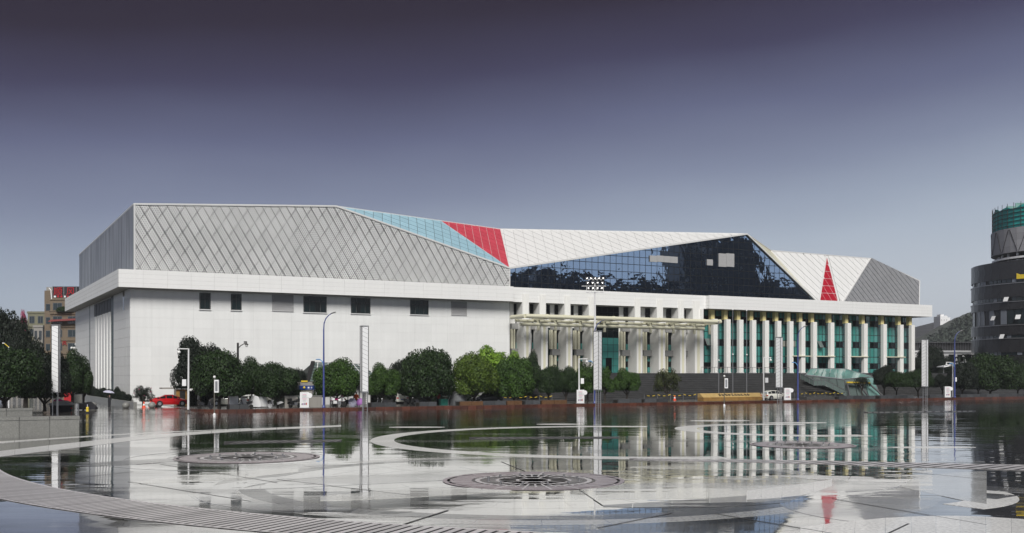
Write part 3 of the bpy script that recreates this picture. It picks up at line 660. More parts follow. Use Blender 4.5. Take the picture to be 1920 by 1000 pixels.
# window frames and louvers high on the white wall
def window(x0, x1, y0, y1, nx=2, louv=False, v=0.0):
    s0, z0 = SZ(x0, y1, v); s1, z1 = SZ(x1, (y0+ (y1-y0)*0.0), v); z1 = HC-(y0-HY)*DEP((s0+s1)/2, v)/F; z0 = HC-(y1-HY)*DEP((s0+s1)/2, v)/F
    fr = MB(); t = .09
    fr.box(s0,s0+t,v-.10,v+.02,z0,z1).box(s1-t,s1,v-.10,v+.02,z0,z1).box(s0+t,s1-t,v-.10,v+.02,z1-t,z1).box(s0+t,s1-t,v-.10,v+.02,z0,z0+t)
    if louv:
        p = obj('louver', fr, 'louver', hall); lv = MB(); k = 14
        for i in range(k): h = (z1-z0-2*t)/k; z = z0+t+i*h; lv.prism([Vector((s0+t,v-.015,z)),Vector((s0+t,v-.08,z)),Vector((s0+t,v-.02,z+h*.9)),Vector((s0+t,v-.012,z+h*.9))], (s1-s0-2*t,0,0))
        o = obj('louver_blade', lv, 'louver', p); recalc(o.data); return
    p = obj('window', fr, 'frame_dark', hall); zm = z1-(z1-z0)*.32; mu = MB().box(s0+t,s1-t,v-.08,v,zm-.04,zm+.04)
    for i in range(1, nx): xx = s0+(s1-s0)*i/nx; mu.box(xx-.04,xx+.04,v-.085,v,z0+t,z1-t)
    obj('mullion', mu, 'frame_dark', p)
    for i in range(nx):
        a, b = s0+t+(s1-s0-2*t)*i/nx+.03, s0+t+(s1-s0-2*t)*(i+1)/nx-.03
        for (za, zb) in ((z0+t, zm-.04),(zm+.04, z1-t)): obj('pane', MB().box(a,b,v-.06,v-.052,za,zb), 'window_glass' if random.random() < .75 else 'dark_glass', p)
    obj('sill', MB().box(s0-.08,s1+.08,v-.14,v,z0-.14,z0-.01), 'edge_trim', p)
for a in ((374,394.5,549.5,580),(433,452.5,551.5,581.5)): window(*a)
for a in ((569,612,556,586),(658,694,559,588),(769,803,563,590)): window(*a, nx=4)
for a in ((510,550,553,584.5),(846,875,566,592)): window(*a, louv=True)
# left side wall: stone tiles, dark glass strip, ribs with small high windows
v_a, v_b, v_c, v_d, v_e = VS(213.5,0), VS(208.5,0), VS(177,0), VS(169,0), 61.5
for (v0, v1) in ((.06,v_a),(v_c,v_e)):
    k = max(1, round((v1-v0)/3.2)); tiles('side_tile', wall, (0,v1,.3), (0,-1,0), (0,0,1), [(0,0),(v1-v0,0),(v1-v0,FZ0-.32),(0,FZ0-.32)], ((v1-v0)/k,0), (0,(FZ0-.32)/12), .03, .05, 'white_tile', jit=.006)
obj('glass_strip', MB().box(-.03,.02,v_a+.1,v_b-.1,.5,FZ0-.05), 'teal_dull', hall)
for k in range(8): obj('strip_bar', MB().box(-.06,0,v_a+.1,v_b-.1,1.5+k*1.9,1.58+k*1.9), 'frame_dark', hall)
nr = 6
for k in range(nr):
    v0 = v_b+(v_c-v_b)*k/nr; v1 = v_b+(v_c-v_b)*(k+.56)/nr; obj('rib', MB().box(-.22,-.005,v0,v1,.3,13.6), 'white_tile', hall)
    obj('rib_window', MB().box(-.06,-.004,v0+.2,v_b+(v_c-v_b)*(k+.9)/nr,13.2,15.6), 'black', hall)
obj('wall_groove', MB().box(-.058,-.051,v_d-.5,v_d+.5,.4,FZ0-.1), 'frame_dark', hall)
obj('side_window', MB().box(-.065,-.051,VS(234,0)-.1,VS(231,0),13.2,15.8), 'dark_glass', hall)

# centre bays between deep white fins
PF = 4.5                                             # podium floor
obj('bay_wall', MB().box(WS+.02,FC1+1.6,1.2,1.5,PF,FZ0), 'white_clad', hall)
obj('wall_return', MB().box(WS-.06,WS,-.02,1.2,PF-4,FZ0), 'grey_band', hall)
fins = [(983,995),(1015,1027),(1062,1073),(1107.5,1118.3),(1194,1204.6),(1235.5,1247),(1275.6,1286.2)]
CB = 13.05
def fin(s0, s1, zt=FZ0+1.35):
    p = obj('fin', MB().box(s0,s1,-1.42,1.2,PF,CB).box(s0,s1,-.86,1.2,CB,zt), 'white_clad', hall); w3 = (s1-s0)
    obj('fin_flute', MB().box(s0,s0+w3*.30,-1.5,-1.42,PF,CB-.05).box(s1-w3*.30,s1,-1.5,-1.42,PF,CB-.05).box(s0,s0+w3*.28,-.92,-.86,CB+.4,zt-.02).box(s0+w3*.45,s1,-.92,-.86,CB+.4,zt-.02), 'white_clad', p)
    obj('fin_joint', MB().box(s0+w3*.305,s1-w3*.305,-1.43,-1.42,PF,CB), 'cream_paint', p)
    return p
FS = [(SP(a,-1.5), SP(b,-1.5)) for a, b in fins]
for s0, s1 in FS: fin(s0, s1)
e0, e1e = SP(1303,-1.5), SP(1320.5,-1.5); fin(e0, e0+1.6, FZ0+1.35); obj('fin', MB().box(e0+1.6,e1e,-1.3,1.2,PF,FZ0-.01), 'white_clad', hall)
def zc(py, px=1060, v=1.1): return HC-(py-HY)*DEP(SP(px,v),v)/F
ZB1a, ZB1b, ZB2a, ZB2b = 7.45, 8.45, 11.6, 12.5
bays = [((959,966),(966.6,972.5),(958.6,973)), (None,(997,1004),(995,1004.5)), ((1033,1043.6),(1044,1050.6),(1034,1051)), ((1078,1087.5),(1088,1096),(1079,1096.5)),
        ((1165,1172.6),(1173,1182),(1165.5,1182.5)), ((1206,1213),(1213.5,1223.7),(1206,1224)), ((1247,1252.6),(1253,1263.6),(1247,1264)), (None,(1286,1290.3),(1285.5,1291))]
def glazed(name, s0, s1, v, z0, z1, nx, nz, m, fr='frame_dark', dark=()):
    p = obj(name, MB().box(s0,s1,v,v+.05,z0,z1), fr, hall)
    for i in range(nx):
        for j in range(nz):
            a, b = s0+(s1-s0)*i/nx+.04, s0+(s1-s0)*(i+1)/nx-.04; za, zb = z0+(z1-z0)*j/nz+.035, z0+(z1-z0)*(j+1)/nz-.035
            obj('pane', MB().box(a,b,v-.012,v-.002,za,zb), 'dark_glass' if j in dark else m, p)
    return p
for cre, win, bnd in bays:
    a, b = SP(win[0],1.1), SP(win[1],1.1)
    glazed('bay_window', a, b, 1.1, PF+.1, ZB1a, 2, 3, 'teal_glass', dark=(1,)); glazed('bay_window', a, b, 1.1, ZB1b, ZB2a, 2, 3, 'teal_glass', dark=(1,2)); glazed('bay_window', a, b, 1.1, ZB2b, 13.9, 2, 1, 'dark_glass')
    if cre:
        c0, c1 = SP(cre[0],.5), SP(cre[1],.5); wd = (c1-c0)
        for (za, zb) in ((PF,ZB1a),(ZB1b,ZB2a)):
            obj('pilaster', MB().box(c0,c0+wd*.34,.5,1.2,za,zb).box(c1-wd*.36,c1,.5,1.2,za,zb), 'cream_paint', hall)
    g0, g1 = SP(bnd[0],.7), SP(bnd[1],.7)
    for (za, zb) in ((ZB1a,ZB1b),(ZB2a,ZB2b)): obj('spandrel', MB().box(g0,g1,.45,1.2,za,zb), 'grey_band', hall)
for (a, b) in ((1027.6,1031),(1073.4,1077)):
    obj('slot_window', MB().box(SP(a,1.15),SP(b,1.15),1.13,1.2,PF+.1,12), 'window_glass', hall)
lo = WS+.2
for (a, b) in ((963.5,973),(993.6,1004.5),(1025,1031),(1040,1050.6),(1071,1075.6),(1084.5,1096),(1118,1160.5),(1169.5,1181.8),(1210,1223.6),(1249.5,1263.6),(1284,1290.4)):
    glazed('high_window', SP(a,1.1), SP(b,1.1), 1.1, 13.9, 15.75, 2 if b-a < 20 else 4, 2, 'dark_glass')
big = glazed('entrance_glazing', SP(1118.5,1.0), SP(1160,1.0), 1.0, PF+.05, 12.9, 4, 7, 'teal_glass', dark=(6,5))
obj('entrance_door', MB().box(SP(1136,.95),SP(1147,.95),.93,.985,PF+.06,PF+2.6), 'dark_glass', hall)
# steel canopy over the entrance
cv = -6.0; ca, cb_ = SP(985,cv), SP(1347,cv); cz = 13.55; back0 = SP(947,-.2)
can = obj('canopy', MB().box(ca,cb_,cv-.25,cv+.25,cz-.12,cz+.06), 'cream_paint', hall)
for k in range(12): obj('canopy_glass', MB().box(ca+(cb_-ca)*k/12+.04,ca+(cb_-ca)*(k+1)/12-.04,cv+.26,-1.55,cz-.17,cz-.13), 'clear_glass', can)
obj('canopy_beam', MB().tube([(ca,cv,cz-.2),(cb_,cv,cz-.2)], .34, 10), 'cream_paint', can)
obj('canopy_beam', MB().tube([(ca,cv,cz-.2),(ca,-1.5,cz-.2)], .34, 10), 'cream_paint', can)
obj('canopy_beam', MB().tube([(ca+.5,-3.4,cz-1.35),(SP(1320,-3.4),-3.4,cz-1.35)], .27, 10), 'cream_paint', can)
obj('canopy_beam', MB().tube([(ca+.5,-1.9,cz-.7),(e1e,-1.9,cz-.7)], .22, 8), 'cream_paint', can)
for (s0, s1) in FS+[(e0,e0+1.4)]:
    sm = s1+.35
    obj('canopy_strut', MB().box(sm-.17,sm+.17,-3.55,-3.25,cz-2.3,cz-.2), 'cream_paint', can)
    obj('canopy_arm', MB().box(sm-.15,sm+.15,cv+.3,-1.45,cz-.62,cz-.3), 'cream_paint', can)
    obj('canopy_bracket', MB().lathe([(.40,-.2),(.40,.2)], 10, (sm,cv,cz-.2), 'x'), 'cream_paint', can)
for k in range(24):
    s_ = ca+(cb_-ca)*(k+.5)/24; obj('canopy_rafter', MB().box(s_-.06,s_+.06,cv+.3,-1.6,cz-.3,cz-.181), 'cream_paint', can)

# right wing: columns before teal glazing
cols = [(1334,1345.7),(1358.7,1370),(1382.7,1394),(1406.5,1418),(1430.5,1442),(1454,1465),(1477,1487.7),(1499.3,1510),(1521.4,1532),(1553.6,1564.4),(1585.4,1596),(1616,1627),(1652.4,1663),(1684,1694.4),(1705,1715.4)]
GV = 1.0
cs_ = []
for a, b in cols:
    s1 = SP(b,-.95); s0 = s1-.98; cs_.append((s0,s1)); ct = 14.15
    p = obj('column', MB().box(s0,s1,-.9,-.28,PF,ct), 'white_clad', hall)
    obj('column_flute', MB().box(s0,s0+.2,-.96,-.9,PF,ct-.01).box(s0+.36,s0+.62,-.96,-.9,PF,ct-.01).box(s1-.2,s1,-.96,-.9,PF,ct-.01), 'white_clad', p)
    obj('column_head', MB().box(s0-.12,s1-.32,-.5,.25,ct-.05,FZ0-.002), 'cream_glow_head', p)
    obj('column_base', MB().box(s0-.08,s1+.08,-1.02,-.2,PF+.002,PF+.16), 'edge_trim', p)
obj('soffit_strip', MB().box(FC1+1.,FS1-3.,-.75,.3,FZ0-.06,FZ0-.003), 'cream_paint', hall)  # cream tone stands in for the warm glow near the heads
rz = [PF+.02, 5.35, 6.4, 7.65, 9.45, 10.6, 11.95, 13.65, 14.75, FZ0-.07]; darkrow = {1, 4, 7}
bx = [SP(1318,GV)]+[(a+b)/2 for a, b in cs_]
# the glazing stands behind the columns: shift the bay limits to what the eye sees between them
lims = [(SP(1320.5,GV), SP(1334,GV))]
for (a0, b0), (a1, b1) in zip(cols[:-1], cols[1:]): lims.append((SP(b0-3.5,GV), SP(a1+.8,GV)))
for bi, (a, b) in enumerate(lims):
    p = obj('glazed_bay', MB().box(a,b,GV,GV+.08,PF,FZ0-.06), 'frame_dark', hall); wide = b-a > 2.9; n_ = 4 if wide else 3 if b-a > 1.9 else 2
    for j in range(9):
        if j in darkrow:
            i0, i1 = (.24,.76) if wide else (0,1)
            segs = [(0,i0,'teal_glass'),(i0,i1,'dark_glass'),(i1,1,'teal_glass')] if wide else [(0,1,'dark_glass')]
            if bi in (6,) and j in (4,7): segs = [(0,.42,'dark_glass'),(.42,1,'blind')]
            if bi in (7,) and j in (4,7): segs = [(0,.45,'blind'),(.45,1,'teal_glass')]
        else: segs = [(0,1,'teal_glass')]
        for (u0, u1, m_) in segs:
            if u1-u0 < .01: continue
            obj('pane', MB().box(a+(b-a)*u0+.03,a+(b-a)*u1-.03,GV-.02,GV-.004,rz[j]+.06,rz[j+1]-.06), m_, p)
    mu = MB()
    for i in range(1, n_): x = a+(b-a)*i/n_; mu.box(x-.05,x+.05,GV-.06,GV-.021,PF,FZ0-.06)
    obj('mullion', mu, 'frame_dark', p)
def tilted(s0, s1, z0, z1, m='off_white'):
    o = obj('open_window', MB().prism([Vector((s0,GV-.08,z1)),Vector((s1,GV-.08,z1)),Vector((s1,GV-.75,z0)),Vector((s0,GV-.75,z0))], (0,-.05,0)), 'rail_glass', hall); recalc(o.data)
    obj('window_frame', MB().bar((s0,GV-.8,z0),(s1,GV-.8,z0),.07,.07).bar((s0,GV-.1,z1),(s0,GV-.8,z0),.07,.07).bar((s1,GV-.1,z1),(s1,GV-.8,z0),.07,.07), 'metal_grey', o)
tilted(lims[0][0]+.05, (lims[0][0]+lims[0][1])/2, 9.5, 10.7); tilted((lims[0][0]+lims[0][1])/2+.05, lims[0][1], 9.5, 10.7); tilted(lims[9][0]+.5, lims[9][0]+1.4, 9.45, 10.65)
for (a, b) in ((1487,1523),(1532,1566),(1596,1628),(1663,1698)):
    obj('ledge', MB().box(SP(a,-1.1),SP(b,-1.1),-1.15,.9,7.62,7.78), 'cream_paint', hall)
obj('wing_end', MB().box(SP(1705,GV),149.6,GV+.1,12,PF,FZ0-.01), 'white_clad', hall)
obj('bay_back', MB().box(SP(1318,GV),SP(1706,GV),GV+.1,GV+.4,PF,FZ0-.01), 'backing', hall)
# podium and broad stair
PS0, PS1, ST = 50., 172., -2.6
obj('podium', MB().box(WS+.01,PS1,ST,60,0,PF-.004).box(PS0,WS+.01,ST,-.05,0,PF-.006), 'stair_stone', hall)
nst_, run = 27, .37; stb = MB()
for k in range(nst_):
    z1 = PF-(k+1)*(PF-PZ)/(nst_+1); stb.box(PS0,PS1,ST-(k+1)*run,ST-k*run-.001,0,z1)
stair = tag(obj('staircase', stb, 'stair_stone', None, C0, ROT), 'broad dark stone staircase climbing to the white columns', 'staircase')
for k in range(0, nst_):
    z1 = PF-(k+1)*(PF-PZ)/(nst_+1); y1 = ST-(k+1)*run
    obj('stair_nosing', MB().box(PS0,PS1,y1-.012,y1+.06,z1-.05,z1+.004), 'nosing' if k%2 else 'nosing_dark', stair)
print('COUNTS', cnts)
# glass parapet on the terrace before the columns
rl = thing('terrace_railing', 'low glass railing along the top of the dark staircase', 'railing', L(SP(1315,-2.2),-2.2,PF), ROT)
x1 = SP(1480,-2.2)-SP(1315,-2.2)
obj('top_rail', MB().tube([(0,0,1.05),(x1,0,1.05)], .04, 6), 'metal_grey', rl)
for k in range(15): obj('rail_post', MB().box(x1*k/14-.03,x1*k/14+.03,-.03,.03,0,1.05), 'cream_paint' if k%3 == 0 else 'metal_grey', rl)
# faceted glass entrance pavilion at the foot of the stair
gp_ = thing('glass_pavilion', 'faceted greenish glass entrance pavilion low on the stairs at the right', 'pavilion', C0, ROT)
va, vb = -12.5, -7.
def K(px, py, v): return Q(px, py, v)
FL, FM, FR = K(1511,703,-9.), K(1547,708,va), K(1583,711.5,va); TLp, TRp = K(1520,691.5,vb), K(1583,691.5,vb); PRr = K(1637,706.5,va+.5)
BL, BM, BR = K(1506,706,-8.5), K(1548,722,va+.3), K(1588,742,va); ER = K(1650,742,va); EM = K(1588,719,va-.6); ERt = K(1630,720,va-.6)
def gpane(name, pts, m='canopy_glass', th=.05):
    pts = [Vector(p) for p in pts]; n = (pts[1]-pts[0]).cross(pts[2]-pts[0]).normalized(); n = n if n.dot(CL-pts[0]) > 0 else -n
    o = obj(name, MB().prism(pts, -n*th), m, gp_); recalc(o.data); return o
def lerp(a, b, t): return a+(b-a)*t
for k in range(5):
    t0, t1 = k/5+.006, (k+1)/5-.006; gpane('roof_pane', [lerp(FL,FR,t0), lerp(FL,FR,t1), lerp(TLp,TRp,t1), lerp(TLp,TRp,t0)])
gpane('roof_pane', [FR, PRr, TRp])
for k in range(5):
    t0, t1 = k/5+.006, (k+1)/5-.006; gpane('wall_pane', [lerp(BL,BR,t0), lerp(BL,BR,t1), lerp(FL,FR,t1), lerp(FL,FR,t0)], 'rail_glass')
gpane('wall_pane', [BR, lerp(BR,ER,.3), lerp(FR,PRr,.33), FR], 'rail_glass'); gpane('wall_pane', [lerp(BR,ER,.32), lerp(BR,ER,.64), lerp(FR,PRr,.66), lerp(FR,PRr,.35)], 'rail_glass'); gpane('wall_pane', [lerp(BR,ER,.66), ER, PRr, lerp(FR,PRr,.68)], 'canopy_glass')
for a, b in ((FL,FR),(FL,TLp),(TLp,TRp),(TRp,PRr),(FR,PRr),(FR,BR),(PRr,ER),(FL,BL)): obj('pavilion_rib', MB().bar(a,b,.14,.14), 'metal_grey', gp_)
for a, b in ((EM,ERt),(BR+Vector((0,-.6,0)),EM),(lerp(BR,ER,.55)+Vector((0,-.6,0)),lerp(EM,ERt,.5)),(ER+Vector((0,-.6,0)),ERt)): obj('portal_frame', MB().bar(a,b,.22,.22), 'metal_grey', gp_)
obj('portal_lintel', MB().bar(EM+Vector((0,-.05,.18)), ERt+Vector((0,-.05,.18)), .3, .25), 'yellow', gp_)
sr = thing('stair_railing', 'glass and steel stair railing running down beside the glass pavilion', 'railing', C0, ROT)
pr_ = [K(1501,700,-9.6), K(1526,713,-12.7), K(1548,712.5,-12.9), K(1588,734,-13.3)]; dr_ = [Vector((0,0,-1.0))]*4
for i in range(3):
    a, b = pr_[i], pr_[i+1]; obj('hand_rail', MB().tube([a,b], .06, 6), 'metal_grey', sr)
    for k in range(3):
        p, q = lerp(a,b,k/3), lerp(a,b,(k+1)/3); obj('rail_post', MB().tube([p,p+Vector((0,0,-1.05))], .035, 6), 'metal_grey', sr)
        o = obj('rail_pane', MB().prism([lerp(p,q,.06)+Vector((0,0,-.1)), lerp(p,q,.94)+Vector((0,0,-.1)), lerp(p,q,.94)+Vector((0,0,-.95)), lerp(p,q,.06)+Vector((0,0,-.95))], (0,.02,0)), 'rail_glass', sr); recalc(o.data)
for i, (x0, y0, x1_, y1_) in enumerate(((1630,727,1658,741),(1634,725,1660,733))):
    pass

# ------------------------------------------------------------------ trees
def crown_mesh(name, seed, leaves, h=1.0, nb=18, leaf=.033, m='leaf_dark', flat=.0, gap=0.):
    """unit crown: radius 1, from z=0 to z=h; leaf clumps on a heap of blobs"""
    rg = random.Random(seed); blobs = []
    for k in range(nb):
        a = k*2.39996+rg.uniform(-.4,.4); zz = rg.uniform(.10, .86); rad = math.sqrt(max(.02, 1-((zz-.38)/.62)**2 if zz > .38 else 1-((.38-zz)/.5)**2*.6))
        rr = rg.uniform(.25,.42); d = (rad-rr*.75)*rg.uniform(.75,1.05); blobs.append((Vector((math.cos(a)*d, math.sin(a)*d, zz*h*.95)), rr))
    for k in range(max(3, nb//5)): blobs.append((Vector((rg.uniform(-.3,.3), rg.uniform(-.3,.3), h*rg.uniform(.35,.72))), rg.uniform(.38,.5)))
    vs, fs = [], []
    tot = sum(r*r for _, r in blobs)
    for c, r in blobs:
        holes = [Vector((rg.gauss(0,1),rg.gauss(0,1),rg.gauss(0,1))).normalized() for _ in range(3)]
        for _ in range(int(leaves*r*r/tot)):
            d = Vector((rg.gauss(0,1), rg.gauss(0,1), rg.gauss(0,.9)+.12)).normalized()
            if gap and any(d.dot(q) > 1-gap for q in holes): continue
            p = c+d*r*(rg.uniform(.72,1.06)); p.z = c.z+(p.z-c.z)*.85
            if p.z < .02*h: p.z = .02*h+rg.uniform(0,.05)
            n = (d+Vector((rg.gauss(0,.45),rg.gauss(0,.45),rg.gauss(0,.45)+.25))).normalized(); t = n.orthogonal().normalized(); t = Matrix.Rotation(rg.uniform(0,6.28),3,n)@t; b = n.cross(t)
            s = leaf*rg.uniform(.6,1.25); e = s*rg.uniform(.45,.7); i = len(vs)
            vs += [p-t*s, p-b*e-n*s*.15, p+t*s, p+b*e-n*s*.15]; fs.append((i,i+1,i+2,i+3))
    mb = MB(); mb.raw(vs, fs); return mesh(name, mb, m)
def recolour(me, m): me = me.copy(); me.materials[0] = M[m]; return me
CR = [crown_mesh('crown', 11, 26000, .95, 20), crown_mesh('crown', 23, 26000, .82, 22), crown_mesh('crown', 37, 24000, 1.05, 16), crown_mesh('crown', 51, 28000, .9, 24, leaf=.031)]
CL_ = [crown_mesh('crown', 61, 10000, 1.0, 15, leaf=.042, gap=.12), crown_mesh('crown', 77, 5500, .95, 14, leaf=.042, gap=.2)]
CC = {}
def crown_of(k, m):
    src = (CR+CL_)[k]
    if (k, m) not in CC: CC[(k, m)] = recolour(src, m)
    return CC[(k, m)]
def trunk_mb(hb, rad, H, seed, nbr=5):
    rg = random.Random(seed); mb = MB(); r0 = max(.1, H*.03); lean = rg.uniform(-.15,.15)
    fork = hb*rg.uniform(.55,.85); mb.tube([(0,0,-.05),(lean*.3,0,fork*.5),(lean,0.03,fork)], r0*1.15, 8, r0*.85)
    for k in range(nbr):
        a = 2*math.pi*k/nbr+rg.uniform(-.4,.4); q = rad*rg.uniform(.3,.6)
        mb.tube([(lean,0.03,fork-.05),(lean+math.cos(a)*q*.45, math.sin(a)*q*.45, fork+(hb-fork)*.7+.2),(lean+math.cos(a)*q, math.sin(a)*q, hb+(H-hb)*rg.uniform(.3,.6))], r0*.6, 6, r0*.2)
    return mb
TREE_N = [0]
def tree(px, top, hw, D, bot, label, m='leaf_dark', k=0, base=PZ, group='round trees along the plaza', kind='round_tree'):
    """px centre, top pixel row, half width in pixels, distance, crown bottom row"""
    TREE_N[0] += 1; sd = TREE_N[0]; bot -= 5
    X = (px-CX)/F*D; ztop = HC-(top-HY)*D/F; zb = HC-(bot-HY)*D/F; rad = hw*D/F; zb = max(zb, base+.9); H = ztop-base
    t = thing(kind, label, 'tree', (X, D, base), random.uniform(0,6.28), group)
    obj('trunk', trunk_mb(zb-base, rad, H, sd, 5 if k < 4 else 7), 'bark', t)
    c = obj('crown', crown_of(k, m), m, t, (0,0,zb-base)); me = c.data
    hh = {0:.95,1:.82,2:1.05,3:.9,4:1.0,5:.95}[k]; c.scale = (rad*1.04, rad*1.04, (ztop-zb)/hh*1.03)
    return t
def DK(px, dv): return DEP(SP(px, KV+dv), KV+dv)
GL, GR_, GB = 'trees massed left of the lane', 'trees at the right end of the plaza', 'trees behind the kerb trees'
for a in (
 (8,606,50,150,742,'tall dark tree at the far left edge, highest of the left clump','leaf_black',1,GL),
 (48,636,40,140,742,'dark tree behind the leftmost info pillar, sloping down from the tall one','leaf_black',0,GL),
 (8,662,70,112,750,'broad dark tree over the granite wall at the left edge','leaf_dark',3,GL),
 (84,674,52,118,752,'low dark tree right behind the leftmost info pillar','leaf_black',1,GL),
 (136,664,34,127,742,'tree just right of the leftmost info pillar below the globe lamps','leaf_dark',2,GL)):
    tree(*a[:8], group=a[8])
tree(156,690,19,132,745,'thin airy tree at the lane edge, its twigs against the pale side wall','leaf_dark',4,group=GL)
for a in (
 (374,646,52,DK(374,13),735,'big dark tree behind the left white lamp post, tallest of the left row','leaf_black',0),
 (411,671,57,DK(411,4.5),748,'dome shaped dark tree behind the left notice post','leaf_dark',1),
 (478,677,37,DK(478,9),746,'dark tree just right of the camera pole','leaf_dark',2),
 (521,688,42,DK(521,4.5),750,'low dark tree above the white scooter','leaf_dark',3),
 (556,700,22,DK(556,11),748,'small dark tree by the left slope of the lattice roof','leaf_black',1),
 (631,682,48,DK(631,5),750,'green round tree before the lattice roof, between blue lamp and pillar','leaf_mid',0),
 (719,687,32,DK(719,5),746,'green round tree standing right of the second info pillar','leaf_mid',2),
 (757,680,30,DK(757,12),744,'blackish tree behind, between the green tree and the widest dark tree','leaf_black',3),
 (803,668,56,DK(803,5.5),748,'widest dark tree, left of the yellow green one','leaf_dark',1),
 (889,672,47,DK(889,5),745,'yellow green round tree above the dark minivan','leaf_yellow',0),
 (918,655,46,DK(918,15),728,'bright lime green tree rising behind the row against the white wall','leaf_bright',4),
 (968,666,26,DK(968,14),735,'lime green tree top close to the wall corner','leaf_bright',2),
 (993,667,24,DK(993,13),735,'dark bushy tree top just right of the lime green one','leaf_dark',2),
 (964,681,43,DK(964,5),749,'dark olive round tree right of the dark minivan','leaf_mid',1),
 (1029,692,26,DK(1029,4.5),742,'dark tree with a V shaped fork before the fins','leaf_dark',3),
 (1062,694,23,DK(1062,5.5),742,'dark slender tree left of the kiosk, in the middle of the row','leaf_dark',0),
 (1084,697,16,DK(1084,9),740,'thin tree behind the white lamp post by the middle kiosk','leaf_dark',2),
 (1102,684,24,DK(1102,7),742,'light green tree behind the middle blue street lamp','leaf_mid',4),
 (1134,692,22,DK(1134,5),741,'green tree right behind the middle info pillar','leaf_mid',4),
 (1175,695,26,DK(1175,4.5),738,'small round green tree before the dark stairs','leaf_mid',2),
 (1250,696,26,DK(1250,4.5),740,'sparse olive tree before the stairs, left of the traffic cone','leaf_olive',5)):
    tree(*a)
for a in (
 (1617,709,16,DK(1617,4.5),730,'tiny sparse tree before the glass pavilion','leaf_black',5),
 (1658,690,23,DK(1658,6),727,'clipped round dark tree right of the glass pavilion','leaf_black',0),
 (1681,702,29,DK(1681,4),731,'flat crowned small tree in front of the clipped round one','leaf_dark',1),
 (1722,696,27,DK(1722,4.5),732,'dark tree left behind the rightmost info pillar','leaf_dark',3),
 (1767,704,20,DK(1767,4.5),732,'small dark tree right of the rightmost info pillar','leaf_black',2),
 (1804,686,30,DK(1804,4.5),735,'dark tree right behind the rightmost blue lamp','leaf_black',1),
 (1834,704,20,DK(1834,9),735,'low dark tree below the stone tower','leaf_black',0),
 (1857,672,51,DK(1857,7),736,'largest dark green dome tree before the stone tower','leaf_dark',3),
 (1908,689,28,DK(1908,6),735,'lighter green tree at the right edge','leaf_dark',0),
 (1925,676,30,DK(1925,16),730,'dark tree at the right edge behind the lighter one','leaf_black',1)):
    tree(*a, group=GR_)
for a in ((1744,657,31,262,712,'dark tree beside the end of the columned wing, before the long stand','leaf_black',1), (1776,672,26,255,714,'dark tree before the white stand wall','leaf_black',2),(1724,676,22,250,714,'dark tree low beside the last column','leaf_black',0)):
    tree(*a, group='trees far off by the stand')
for k, (px, top, hw, D) in enumerate(((1812,664,9,262),(1800,670,8,258))):
    t = thing('palm_tree', ('small palm with drooping fronds before the white stand wall','smaller palm left of the other palm by the white stand wall')[k], 'tree', ((px-CX)/F*D, D, 4.4), 0, 'palms by the white stand')
    H = HC-(top-HY)*D/F-4.4; obj('trunk', MB().tube([(0,0,-4.4),(.1,0,H*.8)], .16, 6, .12), 'bark', t); fr = MB()
    for i in range(11):
        a = i*2.4; l = 2.2; pts = [(.1,0,H*.8),(math.cos(a)*l*.4,math.sin(a)*l*.4,H*.8+.9),(math.cos(a)*l*.8,math.sin(a)*l*.8,H*.8+.6),(math.cos(a)*l,math.sin(a)*l,H*.8-.3)]
        for p, q in zip(pts[:-1], pts[1:]): fr.bar(p, q, .45, .06)
    obj('crown', fr, 'leaf_black', t)
# bush and shrubs by the building corner
bt = thing('flowering_bush', 'loose dark bush with reddish buds at the white building corner', 'bush', LV(268,-6.5,.3), .4)
obj('branches', trunk_mb(.9, 1.3, 2.2, 99, 7), 'bark', bt); c = obj('crown', crown_of(5,'leaf_black'), 'leaf_black', bt, (0,0,.5)); c.scale = (1.5,1.5,2.0)
fl = MB()
for k in range(9): a = k*2.4; fl.ball((math.cos(a)*1.1, math.sin(a)*1.1, 1.0+.16*k), .07, 6)
obj('blossom', fl, 'bush_flower', bt)['kind'] = 'stuff'
hw_ = thing('low_wall', 'low grey retaining wall along the lane beside the hall', 'wall', C0, ROT)
for k in range(14):
    v0 = -13+k*5; obj('wall_stone', MB().box(-1.7,-1.3,v0+.03,v0+4.97,.2,.95), 'granite', hw_)
obj('wall_soil', MB().box(-1.3,-.06,-1,56,.2,.8), 'soil', hw_)
SHL = ['dark shrub at the corner of the hall, nearest in its row along the side wall', 'dark shrub second from the hall corner along the side wall', 'taller dark shrub third from the corner along the side wall', 'dark shrub before the dark glass strip of the side wall', 'dark shrub just past the dark glass strip of the side wall', 'dark shrub under the first ribs of the side wall', 'dark shrub under the middle ribs of the side wall', 'dark shrub under the last ribs of the side wall', 'dark shrub at the far end of the row along the side wall']
for k in range(9):
    v = -.5+k*4.2; b = thing('clipped_shrub', SHL[k], 'shrub', L(-.7,v,.8), k, 'clipped shrubs along the side wall')
    c = obj('foliage', crown_of(k%4,'leaf_black'), 'leaf_black', b); c.scale = (.85,.85,1.0+.3*(k%3)); obj('stem', MB().tube([(0,0,-.02),(0,0,.4)],.05,6), 'bark', b)

